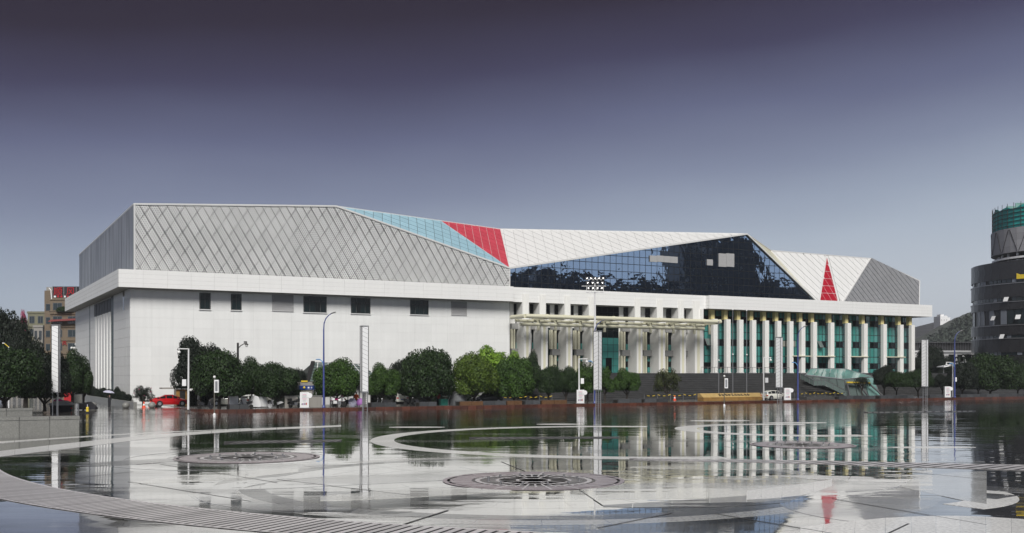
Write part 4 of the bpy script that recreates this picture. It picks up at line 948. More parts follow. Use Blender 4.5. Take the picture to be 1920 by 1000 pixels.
# dark hedging added to read as shade behind the trees, in clipped lengths
for k, (x0, x1, v, lab) in enumerate(((352,432,-7.5,'dark clipped hedging added as shade behind the left white lamp post and the big dark tree'),(436,505,-8,'dark clipped hedging added as shade behind the camera pole'),(508,574,-8,'dark clipped hedging added as shade behind the white scooter'),(694,762,-9,'dark clipped hedging added as shade right of the lattice pavilion'),(766,850,-9.5,'dark clipped hedging added as shade behind the widest dark tree'),(852,948,-10.5,'dark clipped hedging added as shade behind the dark minivan'))):
    s0, s1 = SP(x0, v), SP(x1, v); t = thing('shade_hedge', lab, 'shade_hedge', L((s0+s1)/2, v, PZ), ROT, 'dark clipped hedging added as shade behind the trees'); ln = (s1-s0)/2; hv, hf = [], []; rg = random.Random(k+40)
    for _ in range(int(ln*2*650)):
        f_ = rg.random(); x, y, z = rg.uniform(-ln,ln), rg.uniform(-.6,.6), rg.uniform(.1,1.75)
        if f_ < .62: y = -.6+rg.gauss(0,.07); n_ = Vector((0,-1,.3))
        else: z = 1.75+rg.gauss(0,.09); n_ = Vector((0,-.2,1))
        n_ = (n_+Vector((rg.gauss(0,.5),rg.gauss(0,.5),rg.gauss(0,.5)))).normalized(); a_ = n_.orthogonal().normalized()*.12; b2 = n_.cross(a_)*.7; p = Vector((x,y,z)); i0 = len(hv); hv += [p-a_,p-b2,p+a_,p+b2]; hf.append((i0,i0+1,i0+2,i0+3))
    mb = MB(); mb.raw(hv, hf); obj('foliage', mb, 'leaf_black', t); obj('branches', MB().box(-ln+.1,ln-.1,-.45,.45,0,1.6), 'bark', t)
# planters under the trees
for k, (x0, x1, lab) in enumerate(((430,466,'grey stone planter right of the left notice post'),(696,742,'grey stone planter right of the second info pillar'),(786,818,'grey stone planter under the widest dark tree'),(862,905,'grey stone planter with brown end under the yellow green tree'),(905,948,'dark stone planter in front of the dark minivan tail'),(950,978,'grey stone planter under the dark olive tree'),(984,1012,'dark stone planter left of the V forked tree'),(1015,1062,'grey planter with brown ends under the V forked tree'),(1158,1202,'dark planter under the small round green tree'),(1208,1252,'dark planter under the sparse olive tree'),(1572,1640,'long dark planter before the glass pavilion'),(1650,1712,'long dark planter before the small right trees'),(1742,1776,'dark planter left of the right kiosk'),(1800,1918,'very long dark planter at the right end of the plaza'))):
    s0, s1 = SP(x0, KV+1.6), SP(x1, KV+1.6); t = thing('planter', lab, 'planter', L((s0+s1)/2, KV+2.2, PZ), ROT, 'stone planters behind the kerb'); ln = s1-s0; n_ = max(2, round(ln/1.7))
    for i in range(n_): obj('planter_stone', MB().box(-ln/2+ln*i/n_+.02,-ln/2+ln*(i+1)/n_-.02,-.75,-.45,0,.52), 'planter_brown' if (i in (0,n_-1) and k in (3,5,7)) else 'planter', t)
    obj('planter_stone', MB().box(-ln/2,ln/2,.45,.75,0,.52), 'planter', t); obj('soil', MB().box(-ln/2,ln/2,-.45,.45,0,.44), 'soil', t)

# ------------------------------------------------------------------ info pillars, lamps, posts
def pillar(pos, rotz, label, first=[None]):
    if first[0]:
        return dup(first[0], pos, rotz, label)
    t = thing('info_pillar', label, 'pillar', pos, rotz, 'tall white info pillars on the plaza'); first[0] = t
    H, z0, w_ = 9.75, 2.45, .38
    obj('pillar_core', MB().box(-w_+.02,w_-.02,-w_+.02,w_-.02,z0,H-.05), 'frame_grey', t)
    n_ = 15; h = (H-z0)/n_
    for side in range(4):
        rot = Matrix.Rotation(side*math.pi/2, 3, 'Z'); sg = 1 if side%2 else -1; fp = MB(); dz = .30
        for i in range(n_+1):
            za, zb = z0+(i-.5)*h+.014, z0+(i+.5)*h-.014
            pts = [(-w_+.05, za-sg*dz/2), (w_-.05, za+sg*dz/2), (w_-.05, zb+sg*dz/2), (-w_+.05, zb-sg*dz/2)]
            c = clip(clip(pts, (0,-1), -(z0+.02)), (0,1), H-.08)
            if len(c) < 3: continue
            fp.prism([rot@Vector((x,-w_-.005,z)) for x, z in c], rot@Vector((0,.02,0)))
        o = obj('pillar_face', fp, 'off_white', t); recalc(o.data); o['kind'] = 'stuff'
    for x, y in ((-w_,-w_),(w_,-w_),(w_,w_),(-w_,w_)): obj('corner_rail', MB().tube([(x,y,z0-.05),(x,y,H+.02)], .03, 6), 'dark_metal', t)
    obj('pillar_cap', MB().box(-w_-.04,w_+.04,-w_-.04,w_+.04,H-.02,H+.06), 'metal_grey', t); obj('pillar_foot', MB().box(-w_-.03,w_+.03,-w_-.03,w_+.03,z0-.1,z0), 'metal_grey', t)
    for x, y in ((-.28,-.28),(.28,-.28),(.0,.28)): obj('leg', MB().tube([(x,y,0),(x,y,z0-.08)], .055, 8), 'metal_grey', t)
    rg_ = MB()
    for i in range(9): z = .2+i*.25; rg_.bar((.0,.28,z),(.28,-.28,z),.035,.035)
    obj('ladder', rg_, 'metal_grey', t)
    return t
for px, py, rz_, lab in ((105,777,.12,'leftmost tall white info pillar, standing behind the granite wall'),(683,775.5,.42,'tall white info pillar left of the middle, before the lattice roof'),(1120.5,767.5,.90,'tall white info pillar before the floodlight mast'),(1461,757.5,.86,'tall white info pillar by the white car'),(1734,754,.82,'rightmost tall white info pillar, before the far dark trees')):
    p = G(px, py); pillar(p, rz_, lab)
# electric opening at the top of the leftmost pillar
def blue_lamp(px, label, flip=1, dv=.9, first=[None]):
    pos = LV(px, KV+dv, PZ)
    if first[0]: return dup(first[0], pos, 0, label)
    t = thing('street_lamp', label, 'street lamp', pos, 0, 'blue street lamps along the kerb'); first[0] = t; H = 11.3
    obj('pole', MB().tube([(0,0,0),(0,0,4.5),(0,0,H-1.8)], .13, 10, .085), 'blue_paint', t)
    arm = [(0,0,H-1.85),(.04,0,H-1.1),(.25,0,H-.5),(.6,0,H-.1),(1.0,0,H+.15)]; obj('arm', MB().tube(arm, .075, 8, .05), 'blue_paint', t)
    o = obj('lamp_head', MB().lathe([(.02,-.36),(.13,-.25),(.15,.1),(.08,.34)], 8, (0,0,0), 'x'), 'metal_grey', t, (1.15,0,H+.2)); o.rotation_euler = (0,-.3,0); o.scale = (1,1,.55)
    obj('low_arm', MB().tube([(0,0,5.0),(-.1,0,5.5),(-.3,0,5.75),(-.55,0,5.85)], .06, 8, .045), 'light_blue', t)
    o = obj('lamp_head', MB().lathe([(.02,-.30),(.11,-.2),(.12,.1),(.06,.3)], 8, (0,0,0), 'x'), 'light_blue', t, (-.68,0,5.87)); o.scale = (1,1,.55)
    obj('pole_base', MB().lathe([(.2,0),(.2,.12),(.14,.3)], 10), 'blue_paint', t)
    return t
for px, lab in ((607,'blue street lamp before the plain white wall'),(1115,'blue street lamp left of the pillar under the floodlights'),(1496,'blue street lamp by the white car'),(1790,'rightmost blue street lamp, near the stone tower')): blue_lamp(px, lab)
def white_post(px, dv, H, side, label, box_side):
    t = thing('lamp_post', label, 'lamp post', LV(px, KV+dv, PZ), 0, 'white camera posts along the kerb')
    obj('pole', MB().tube([(0,0,0),(.04*side*-1,0,H)], .13, 8, .085), 'white_paint', t); obj('arm', MB().tube([(0,0,H-.05),(side*1.15,0,H-.03)], .06, 6), 'white_paint', t)
    g = obj('globe', MB().ball((side*1.05,0,H-.42), .19, 10), 'lamp_glass', t, smooth=True); obj('globe_mount', MB().tube([(side*1.05,0,H-.05),(side*1.05,0,H-.28)], .05, 6), 'white_paint', t)
    obj('cabinet', MB().box(box_side*.42-.22,box_side*.42+.22,-.2,.15,2.75,3.5), 'off_white', t); obj('foot', MB().box(-.4,.4,-.3,.3,0,.07), 'dark_metal', t)
white_post(353,.8,7.0,-1,'white angled camera post on the pavement corner by the red car',-1)
white_post(1086,1.2,6.2,1,'white angled camera post behind the middle kiosk',1)
white_post(1432,1.0,6.6,1,'white angled camera post at the right end of the gold sign',1)
white_post(1786,1.6,6.1,-1,'white angled camera post next to the rightmost blue lamp',1)
t = thing('camera_pole', 'dark grey camera pole rising from the left trees', 'camera pole', LV(446,KV+7,PZ)); H = HC+(700-643)*DK(446,7)/F-PZ
obj('pole', MB().tube([(0,0,0),(0,0,H)], .17, 8, .13), 'dark_metal', t); obj('arm', MB().tube([(0,0,H-.7),(.35,0,H-.35),(.75,0,H-.12),(1.1,0,H-.05)], .06, 6), 'dark_metal', t)
obj('camera', MB().ball((1.05,0,H-.3), .2, 10), 'lamp_glass', t); obj('camera_hood', MB().lathe([(.24,0),(.2,.12),(.02,.18)], 10, (1.05,0,H-.25)), 'dark_metal', t); obj('camera', MB().box(.75,1.1,-.12,.12,H,H+.18), 'dark_metal', t)
def notice_post(px, py, label):
    p = G(px, py); t = thing('speaker_post', label, 'post', p, 0, 'slim posts with a pale box on the plaza')
    obj('pole', MB().tube([(0,0,0),(0,0,4.0)], .065, 8), 'brown_pole', t); obj('box', MB().box(.02,.48,-.14,.14,2.45,3.8), 'off_white', t); obj('grille', MB().box(.12,.38,-.155,-.141,2.6,3.65), 'metal_grey', t)
    obj('ball', MB().ball((0,0,4.1), .15, 8), 'lamp_glass', t); obj('foot', MB().lathe([(.16,0),(.16,.14),(.07,.3)], 8), 'off_white', t)
notice_post(402,780,'brown speaker post with pale box left of the plaza, before the dome shaped tree'); notice_post(1358,762,'speaker post with pale box in front of the gold sign')
# floodlight mast
mp_ = LV(1115.5, KV+5, PZ); D_ = mp_.y; H = HC+(700-533)*D_/F-PZ
t = thing('floodlight_mast', 'white mast with three rows of floodlights behind the middle pillar', 'floodlight mast', mp_)
obj('pole', MB().tube([(0,0,0),(0,0,H-1.2)], .22, 10, .12), 'white_paint', t)
fr = MB(); k_ = D_/F
for z, w0 in ((H-1.15,1.2),(H-.28,1.35),(H+.62,1.35)): fr.bar((-w0,-.2,z),(w0,-.2,z),.07,.07).bar((-w0,.35,z),(w0,.35,z),.07,.07).bar((-w0,-.2,z),(-w0,.35,z),.05,.05).bar((w0,-.2,z),(w0,.35,z),.05,.05)
fr.bar((-1.2,-.2,H-1.15),(-1.2,-.2,H-.4),.06,.06).bar((1.2,-.2,H-1.15),(1.2,-.2,H-.4),.06,.06).bar((-1.9,0,H-.28),(1.6,0,H-.28),.06,.06).bar((0,.1,H-1.3),(0,.1,H+.9),.1,.1)
obj('lamp_rack', fr, 'off_white', t)
for z, n_, w0 in ((H+.78,5,1.15),(H-.62,4,.95),(H-.05+.2,4,1.05)):
    for i in range(n_):
        x = -w0+2*w0*i/(n_-1); l = obj('floodlight', MB().prism([(x-.2,-.5,z-.2),(x+.2,-.5,z-.2),(x+.2,-.42,z+.2),(x-.2,-.42,z+.2)], (0,.35,-.05)), 'black', t); recalc(l.data)
        obj('lens', MB().prism([(x-.09,-.515,z-.08),(x+.09,-.515,z-.08),(x+.09,-.465,z+.09),(x-.09,-.465,z+.09)], (0,.01,0)), 'lens_white', l)
# flag poles before the stair
for px, py, lab in ((1347.6,603,'bare flagpole at the left end of the gold sign, shortest of three'),(1374,581.5,'bare middle flagpole behind the gold sign'),(1400,583.5,'bare flagpole behind the right part of the gold sign')):
    p = LV(px, -14.2, PZ); D = p.y; H = HC-(py-HY)*D/F-PZ; t = thing('flagpole', lab, 'flagpole', p, 0, 'flagpoles before the stairs')
    obj('pole', MB().tube([(0,0,0),(0,0,H)], .085, 8, .05), 'metal_grey', t); obj('finial', MB().ball((0,0,H+.06), .12, 8), 'lamp_glass', t); obj('cleat', MB().ball((0,-.1,H*.5), .14, 8), 'lamp_glass', t)
# gold sign stone
sp_ = [Q(1318,737,-21.5), Q(1430,736,-21.5)]; s0, s1 = SP(1318,-21.8), SP(1431,-21.8); zt = HC-(737.5-HY)*DEP((s0+s1)/2,-21.5)/F
t = thing('sign_stone', 'long gold stone sign block with dark raised characters before the stairs', 'sign', L((s0+s1)/2,-21.5,PZ), ROT); ln = (s1-s0)/2; h = zt-PZ
for i in range(7):
    a, b = -ln+2*ln*i/7+.01, -ln+2*ln*(i+1)/7-.01
    o = obj('sign_slab', MB().prism([(a,-.35,.52),(a,.5,h),(a,1.0,h),(a,1.0,.52)], (b-a,0,0)), 'gold_stone', t); recalc(o.data); obj('sign_base', MB().box(a,b,-.42,1.0,0,.515), 'gold_stone_low', t)
rg = random.Random(5)
def sl_(x, z): # a point on the tilted face
    u = (z-.52)/(h-.52); return Vector((x, -.35+.85*u-.03, z))
for i in range(10):
    cx_ = -ln*.40+i*ln*.105; mb = MB(); z0, z1 = .58+.12, .58+(h-.52)*.72; w_ = ln*.037
    for k in range(2): z = z0+(z1-z0)*(.25+.45*k+rg.uniform(-.12,.12)); mb.bar(sl_(cx_-w_,z), sl_(cx_+w_,z+rg.uniform(-.06,.1)), .05, .10)
    x = cx_+rg.uniform(-.5,.5)*w_; mb.bar(sl_(x,z0), sl_(x+rg.uniform(-.3,.3)*w_,z1), .13, .05); mb.bar(sl_(cx_,z0+(z1-z0)*.5), sl_(cx_+w_*rg.choice((-1,1)),z0), .12, .05)
    obj('raised_character', mb, 'dark_metal', t)
# advertising kiosks
def kiosk(px, dv, label, first=[None]):
    pos = LV(px, KV+dv, PZ)
    if first[0]: return dup(first[0], pos, .12, label)
    t = thing('poster_kiosk', label, 'kiosk', pos, .12, 'white poster kiosks along the kerb'); first[0] = t
    obj('cabinet', MB().box(-.52,.52,-.2,.2,.06,1.92), 'off_white', t); obj('plinth', MB().box(-.62,.62,-.28,.28,0,.09), 'metal_grey', t); obj('poster', MB().box(-.40,.40,-.212,-.2,.22,1.82), 'white_paint', t)
    o = obj('round_sign', MB().lathe([(.30,-.05),(.32,0),(.30,.05)], 16, (.62,-.2,1.52), 'y'), 'off_white', t)
    rg = random.Random(3)
    for k in range(7):
        z = 1.62-k*.13; wd = rg.uniform(.18,.33); obj('print_line', MB().box(-wd,wd,-.216,-.2125,z,z+.035), ('pink' if k in (0,4) else 'metal_grey'), t)
    for k, c in enumerate(('cloth_dark','purple','cloth_dark','red_sign')): obj('print_mark', MB().prism([(-.34+k*.17,-.216,.42),(-.21+k*.17,-.216,.40),(-.22+k*.17,-.216,.62),(-.32+k*.17,-.216,.56+.05*k)], (0,.003,0)), c, t)
    return t
for px, dv, lab in ((571,1.0,'white poster kiosk left of the first blue street lamp'),(1088,.9,'white poster kiosk left of the middle blue lamp'),(1476,1.0,'white poster kiosk at the nose of the white car'),(1776,1.2,'white poster kiosk left of the rightmost blue lamp')): kiosk(px, dv, lab)
# stone ball bollards
for px, py, lab in ((174,768.5,'stone ball bollard at the left side of the lane'),(236,768.5,'stone ball bollard in the middle of the lane mouth'),(285,768,'stone ball bollard nearest the red car')):
    p = G(px, py, .1); t = thing('bollard', lab, 'bollard', p, 0, 'stone ball bollards across the lane'); obj('ball', MB().ball((0,0,.5), .46, 16, .9), 'granite', t, smooth=True); obj('base', MB().lathe([(.55,-.1),(.55,.06),(.3,.12)], 14), 'dark_granite', t)
# traffic cones
def cone(pos, label):
    t = thing('traffic_cone', label, 'traffic cone', pos, 0, 'traffic cones'); obj('cone_body', MB().lathe([(.2,.04),(.05,.78)], 12), 'cone_orange', t); obj('base', MB().box(-.24,.24,-.24,.24,0,.045), 'cone_orange', t); obj('band', MB().lathe([(.155,.30),(.115,.50)], 12), 'white_paint', t)
cone(LV(270,-14.4,.28),'orange and white traffic cone by the low wall, left one of two'); cone(LV(282.5,-14.2,.28),'orange and white traffic cone just behind the tail of the red car'); cone(LV(1265,-17,PZ),'orange traffic cone alone before the dark stairs')
# granite walls in the left foreground
def granite_wall(px1, pyb, pyt, n_, wid, label, thick, cap):
    p = G(px1, pyb); H = HC-(pyt-HY)*p.y/F; t = thing('granite_wall', label, 'wall', p, ROT, 'granite walls at the left')
    for i in range(n_):
        a, b = -wid*(i+1)+.015, -wid*i-.015
        obj('granite_block', MB().box(a,b,0,thick,0,H-cap-.012), 'granite', t); obj('cap_stone', MB().box(a+.008,b-.008 if i else b+.03,-.035,thick+.02,H-cap,H), 'granite', t)
    obj('wall_core', MB().box(-wid*n_,-.05,.06,thick-.03,0,H-.05), 'dark_granite', t)
    return t
granite_wall(149,815.5,780,6,2.0,'low grey granite block wall in the left foreground',.7,.24)
granite_wall(61,800,765.5,4,2.0,'second granite wall stepped up behind the first at the left edge',.8,.2)

# ------------------------------------------------------------------ vehicles
def car(name, label, pos, rotz, paint, st, wb, Rw=.33):
    """st: stations (x, half width, z_low, z_belt, z_roof, roof half width)"""
    t = thing(name, label, 'car', pos, rotz); vs, fs = [], []
    for (x, w_, zl, zb, zr, wr) in st:
        vs += [(x,-w_*.9,zl),(x,-w_,zl+.17),(x,-w_*.985,zb),(x,-wr,zr),(x,-wr*.6,zr+.03),(x,wr*.6,zr+.03),(x,wr,zr),(x,w_*.985,zb),(x,w_,zl+.17),(x,w_*.9,zl)]
    n = 10
    for i in range(len(st)-1):
        for k in range(n): fs.append((i*n+k, i*n+(k+1)%n, (i+1)*n+(k+1)%n, (i+1)*n+k))
    fs += [tuple(range(n-1,-1,-1)), tuple(range((len(st)-1)*n, len(st)*n))]
    mb = MB(); mb.raw(vs, fs); b = obj('body', mb, paint, t, smooth=False); recalc(b.data)
    for p in b.data.polygons: p.use_smooth = True
    md = b.modifiers.new('edges', 'EDGE_SPLIT'); md.split_angle = R(32)
    def strip(i0, i1, side, u0, u1, t0=.14, t1=.9):
        (x0,w0,_,b0,r0,q0), (x1,w1,_,b1,r1,q1) = st[i0], st[i1]; pts = []
        for (uu, tt) in ((u0,t0),(u1,t0),(u1,t1),(u0,t1)):
            x, bb, rr, ww, qq = [a+(c-a)*uu for a, c in ((x0,x1),(b0,b1),(r0,r1),(w0*.985,w1*.985),(q0,q1))]; pts.append((x, side*(ww+(qq-ww)*tt+.008), bb+(rr-bb)*tt))
        return pts
    gi = [i for i in range(len(st)-1) if max(st[i][4]-st[i][3], st[i+1][4]-st[i+1][3]) > .2]
    for side in (-1, 1):
        for i in gi:
            u0 = .06 if st[i][4]-st[i][3] > .2 else .45; u1 = .94 if st[i+1][4]-st[i+1][3] > .2 else .55
            o = obj('side_window', MB().prism(strip(i,i+1,side,u0,u1), (0,side*.006,0)), 'car_glass', t); recalc(o.data)
    for i in (gi[0], gi[-1]):                       # sloping screens at both ends
        (x0,_,_,b0,r0,q0), (x1,_,_,b1,r1,q1) = st[i], st[i+1]
        o = obj('windscreen', MB().prism([(x0+(x1-x0)*.1,-q0*.85,r0+(r1-r0)*.1+.04),(x1-(x1-x0)*.1,-q1*.85,r1-(r1-r0)*.1+.04),(x1-(x1-x0)*.1,q1*.85,r1-(r1-r0)*.1+.04),(x0+(x1-x0)*.1,q0*.85,r0+(r1-r0)*.1+.04)], (0,0,.012)), 'car_glass', t); recalc(o.data)
    wy = st[len(st)//2][1]-.09
    for x in wb:
        for side in (-1, 1):
            obj('wheel_arch', MB().lathe([(Rw+.07,-.10),(Rw+.07,.10)], 18, (x,side*wy,Rw), 'y'), 'black', t)
            w_ = obj('wheel', MB().lathe([(Rw*.6,-.11),(Rw,-.09),(Rw,.09),(Rw*.6,.11)], 18, (x,side*(wy+.03),Rw), 'y'), 'tyre', t)
            obj('rim', MB().lathe([(Rw*.62,-.118),(Rw*.62,.118)], 12, (x,side*(wy+.03),Rw), 'y'), 'rim', w_)
    xf, xr = st[-1][0], st[0][0]; zf = (st[-1][2]+st[-1][3])/2+.08; zr_ = (st[0][2]+st[0][3])/2+.15
    for side in (-1, 1):
        obj('headlight', MB().box(xf-.14,xf+.02,side*.62-.17,side*.62+.17,zf-.02,zf+.13), 'lens_white', t); obj('tail_light', MB().box(xr-.02,xr+.12,side*.66-.15,side*.66+.15,zr_-.06,zr_+.10), 'lens_red', t)
        obj('mirror', MB().box(st[-4][0]-.05,st[-4][0]+.1,side*(st[-4][1]+.02)-.08,side*(st[-4][1]+.02)+.08,st[-4][3]+.02,st[-4][3]+.16), paint, t)
    obj('bumper', MB().box(xf-.02,xf+.05,-.75,.75,st[-1][2]-.02,st[-1][2]+.14), 'black', t); obj('number_plate', MB().box(xf+.05,xf+.06,-.22,.22,st[-1][2]+.1,st[-1][2]+.22), 'white_paint', t); obj('number_plate', MB().box(xr-.035,xr-.02,-.22,.22,zr_-.25,zr_-.12), 'sign_blue', t)
    return t
SED = [(-2.25,.74,.34,.78,.82,.70),(-2.0,.84,.24,.90,1.0,.72),(-1.35,.88,.2,.94,1.16,.66),(-.6,.89,.2,.93,1.43,.56),(.25,.89,.2,.91,1.45,.56),(.85,.89,.2,.90,1.22,.62),(1.35,.88,.2,.89,.94,.72),(1.95,.84,.22,.78,.82,.70),(2.25,.70,.3,.62,.66,.60)]
HAT = [(-2.0,.78,.32,.86,.95,.68),(-1.85,.84,.24,.92,1.22,.64),(-1.2,.87,.2,.94,1.46,.58),(-.3,.88,.2,.93,1.51,.58),(.4,.88,.2,.92,1.42,.58),(.95,.88,.2,.91,1.15,.64),(1.3,.87,.2,.9,.96,.72),(1.8,.83,.22,.80,.84,.68),(2.02,.70,.3,.64,.68,.60)]
VAN = [(-2.1,.80,.34,.95,1.55,.66),(-2.0,.86,.26,1.0,1.68,.66),(-1.0,.88,.22,1.0,1.74,.66),(0.,.88,.22,.99,1.72,.66),(.7,.88,.22,.97,1.58,.66),(1.25,.87,.22,.95,1.10,.70),(1.8,.84,.24,.86,.92,.70),(2.1,.72,.3,.7,.74,.62)]
car('parked_car','shiny red saloon parked on the pavement corner beside the traffic cones', LV(318,-9.,PZ), ROT+.02, 'red_car', SED, (-1.4,1.4))
car('parked_car','cream white car half behind the gold sign and the info pillar', LV(1451,-22.4,PZ), ROT+.0, 'white_car', HAT, (-1.3,1.3))
car('parked_car','dark grey minivan parked under the yellow green tree, facing left', LV(913,-17.5,PZ), ROT+math.pi, 'grey_car', VAN, (-1.35,1.4))
car('parked_car','white car in the shade behind the left white scooter', LV(482,-12,PZ), ROT+.4, 'white_car', HAT, (-1.3,1.3))
car('parked_car','white car seen under the camera pole trees, left of the other white one', LV(428,-11,PZ), ROT-.3, 'white_car', SED, (-1.4,1.4))
car('parked_van','white van in the shade between the pillar tree and the widest dark tree', LV(754,-13,PZ), ROT+1.2, 'white_car', VAN, (-1.35,1.4))
for px, v, rz_, c, lab in ((1850,-9,ROT,'white_car','white car far under the dome tree at the right'),(1886,-8,ROT+.2,'white_car','white car under the right trees, near the right edge'),(1912,-7,ROT,'red_car','red car at the right edge under the trees')): car('parked_car', lab, LV(px,v,PZ), rz_, c, SED, (-1.4,1.4))
def scooter(name, label, pos, rotz, paint, moto=False):
    t = thing(name, label, 'motorcycle' if moto else 'scooter', pos, rotz); r = .30 if moto else .24; wbx = .68
    for x in (-wbx, wbx):
        w_ = obj('wheel', MB().lathe([(r*.62,-.05),(r,-.04),(r,.04),(r*.62,.05)], 16, (x,0,r), 'y'), 'tyre', t); obj('rim', MB().lathe([(r*.64,-.03),(r*.64,.03)], 10, (x,0,r), 'y'), 'rim', w_)
    obj('fork', MB().tube([(wbx,0,r),(wbx-.22,0,.95)], .04, 6), 'metal_grey', t); obj('handlebar', MB().tube([(wbx-.28,-.34,1.04),(wbx-.2,-.12,1.0),(wbx-.2,.12,1.0),(wbx-.28,.34,1.04)], .025, 6), 'black', t)
    if moto:
        o = obj('tank', MB().lathe([(.02,-.28),(.17,-.15),(.19,.08),(.08,.26)], 10, (.12,0,.82), 'x'), paint, t, smooth=True)
        obj('engine', MB().box(-.22,.26,-.17,.17,.32,.66), 'metal_grey', t); obj('fairing', MB().prism([(.5,-.16,.72),(.82,-.14,.75),(.62,-.14,1.15),(.48,-.16,1.0)], (0,.32,0)), paint, t); obj('windshield', MB().prism([(.62,-.15,1.12),(.66,-.15,1.12),(.5,-.12,1.42),(.47,-.12,1.42)], (0,.3,0)), 'rail_glass', t)
        obj('saddle', MB().prism([(-.72,-.13,.82),(.0,-.13,.76),(.0,-.13,.85),(-.72,-.13,.92)], (0,.26,0)), 'black', t); obj('rear_case', MB().box(-1.0,-.62,-.2,.2,.86,1.16), paint, t); obj('exhaust', MB().tube([(.1,-.2,.36),(-.85,-.22,.42)], .06, 8), 'rim', t)
        for s in (-1,1): obj('side_case', MB().box(-.85,-.42,s*.3-.1,s*.3+.1,.45,.8), paint, t)
    else:
        obj('floor_board', MB().prism([(-.25,-.16,.32),(.3,-.16,.30),(.3,-.16,.38),(-.25,-.16,.40)], (0,.32,0)), 'black', t); obj('leg_shield', MB().prism([(.26,-.2,.34),(.36,-.2,.34),(.50,-.16,.98),(.40,-.16,.98)], (0,.38,0)), paint, t)
        obj('tail_body', MB().prism([(-.95,-.15,.66),(-.2,-.17,.36),(-.12,-.17,.66),(-.6,-.14,.80)], (0,.32,0)), paint, t); obj('saddle', MB().prism([(-.9,-.14,.80),(-.1,-.14,.67),(-.1,-.14,.76),(-.85,-.14,.92)], (0,.28,0)), 'black', t); obj('front_mudguard', MB().lathe([(r+.03,-.07),(r+.05,0),(r+.03,.07)], 12, (wbx,0,r+.03), 'y'), paint, t); obj('headlight', MB().ball((.5,0,.97), .09, 8), 'lens_white', t)
    return t
for px, dv, nm, rz_, c, mo, lab in ((517,4.2,'motor_scooter',ROT+3.0,'white_paint',0,'white scooter parked under the low dark tree'),(553,2.6,'motorcycle',ROT+.4,'black',1,'black motorcycle just left of the first poster kiosk'),(635,3.0,'motorcycle',ROT+.1,'white_paint',1,'white police style motorcycle right of the first blue lamp'),(655,4.6,'motor_scooter',ROT+.5,'cloth_dark',0,'dark scooter behind the white motorcycle'),(716,4.4,'motor_scooter',ROT+2.7,'cloth_dark',0,'dark scooter right of the second info pillar'),(724,2.0,'motor_scooter',ROT+2.9,'black',0,'black scooter by the planter under the second green tree'),(768,4.2,'motor_scooter',ROT+.2,'black',0,'black scooter under the widest dark tree, left one'),(786,4.4,'motor_scooter',ROT+.3,'cloth_dark',0,'dark scooter under the widest dark tree, right one'),(460,3.6,'motor_scooter',ROT+2.9,'cloth_dark',0,'dark scooter below the camera pole'),(385,4,'motor_scooter',ROT,'cloth_dark',0,'dark scooter left of the brown speaker post')):
    scooter(nm, lab, LV(px, KV+dv, PZ), rz_, c, bool(mo))

# ------------------------------------------------------------------ people
def person(label, pos, rotz, coat, legs='cloth_dark', sit=False, arm_up=False):
    t = thing('person', label, 'person', pos, rotz)
    me = bpy.data.meshes.new('body'); hz = .48 if sit else .92
    J = {'pel':(0,0,hz),'ch':(0,.02,hz+.42),'nk':(0,.01,hz+.56),'hd':(0,-.03,hz+.68),'tp':(0,-.02,hz+.80)}
    for s, q in ((-1,'l'),(1,'r')):
        J['hp'+q] = (s*.1,0,hz-.03); J['sh'+q] = (s*.19,.02,hz+.48); J['el'+q] = (s*.26,.0,hz+.22); J['wr'+q] = (s*.24,-.14,hz+.02)
        if sit: J['kn'+q] = (s*.14,-.42,hz+.02); J['an'+q] = (s*.14,-.40,.08); J['to'+q] = (s*.14,-.56,.04)
        else: J['kn'+q] = (s*.11,-.02,.49); J['an'+q] = (s*.11,.03,.08); J['to'+q] = (s*.12,-.13,.04)
    if arm_up: J['elr'] = (.26,-.14,hz+.28); J['wrr'] = (.16,-.24,hz+.50)
    ks = list(J); E = [('pel','ch'),('ch','nk'),('nk','hd'),('hd','tp')]
    for q in 'lr': E += [('pel','hp'+q),('hp'+q,'kn'+q),('kn'+q,'an'+q),('an'+q,'to'+q),('ch','sh'+q),('sh'+q,'el'+q),('el'+q,'wr'+q)]
    me.from_pydata([J[k] for k in ks], [(ks.index(a), ks.index(b)) for a, b in E], []); me.materials.append(M['skin'])
    o = bpy.data.objects.new('body', me); COL.objects.link(o); o.parent = t
    sk = o.modifiers.new('skin', 'SKIN'); rad = {'pel':.14,'ch':.15,'nk':.055,'hd':.10,'tp':.075,'hp':.10,'kn':.065,'an':.05,'to':.04,'sh':.075,'el':.05,'wr':.035}
    for k, vtx in zip(ks, me.skin_vertices[0].data): r = rad.get(k) or rad[k[:2]]; vtx.radius = (r, r*.85)
    me.skin_vertices[0].data[0].use_root = True; o.modifiers.new('sub', 'SUBSURF').levels = 1; o.modifiers['sub'].render_levels = 1
    # coat, trousers, hair, shoes
    V3 = lambda k: Vector(J[k])
    c = MB().lathe([(.19,hz-.14),(.18,hz),(.185,hz+.3),(.21,hz+.46),(.10,hz+.56)], 12)
    for q in 'lr': c.tube([V3('sh'+q)+Vector((0,0,.02)), V3('el'+q), V3('wr'+q)+(V3('el'+q)-V3('wr'+q))*.15], .085, 8, .055)
    cm = obj('coat', c, coat, t); cm.scale = (1,.8,1)
    l = MB()
    for q in 'lr': l.tube([V3('hp'+q), V3('kn'+q), V3('an'+q)], .115, 8, .075)
    obj('trousers', l, legs, t); obj('hair', MB().ball((0,.0,hz+.74), .115, 10), 'black', t)
    for q in 'lr': obj('shoe', MB().bar(V3('an'+q)+Vector((0,.06,-.03)), V3('to'+q)+Vector((0,0,.01)), .1, .08), 'black', t)
    return t
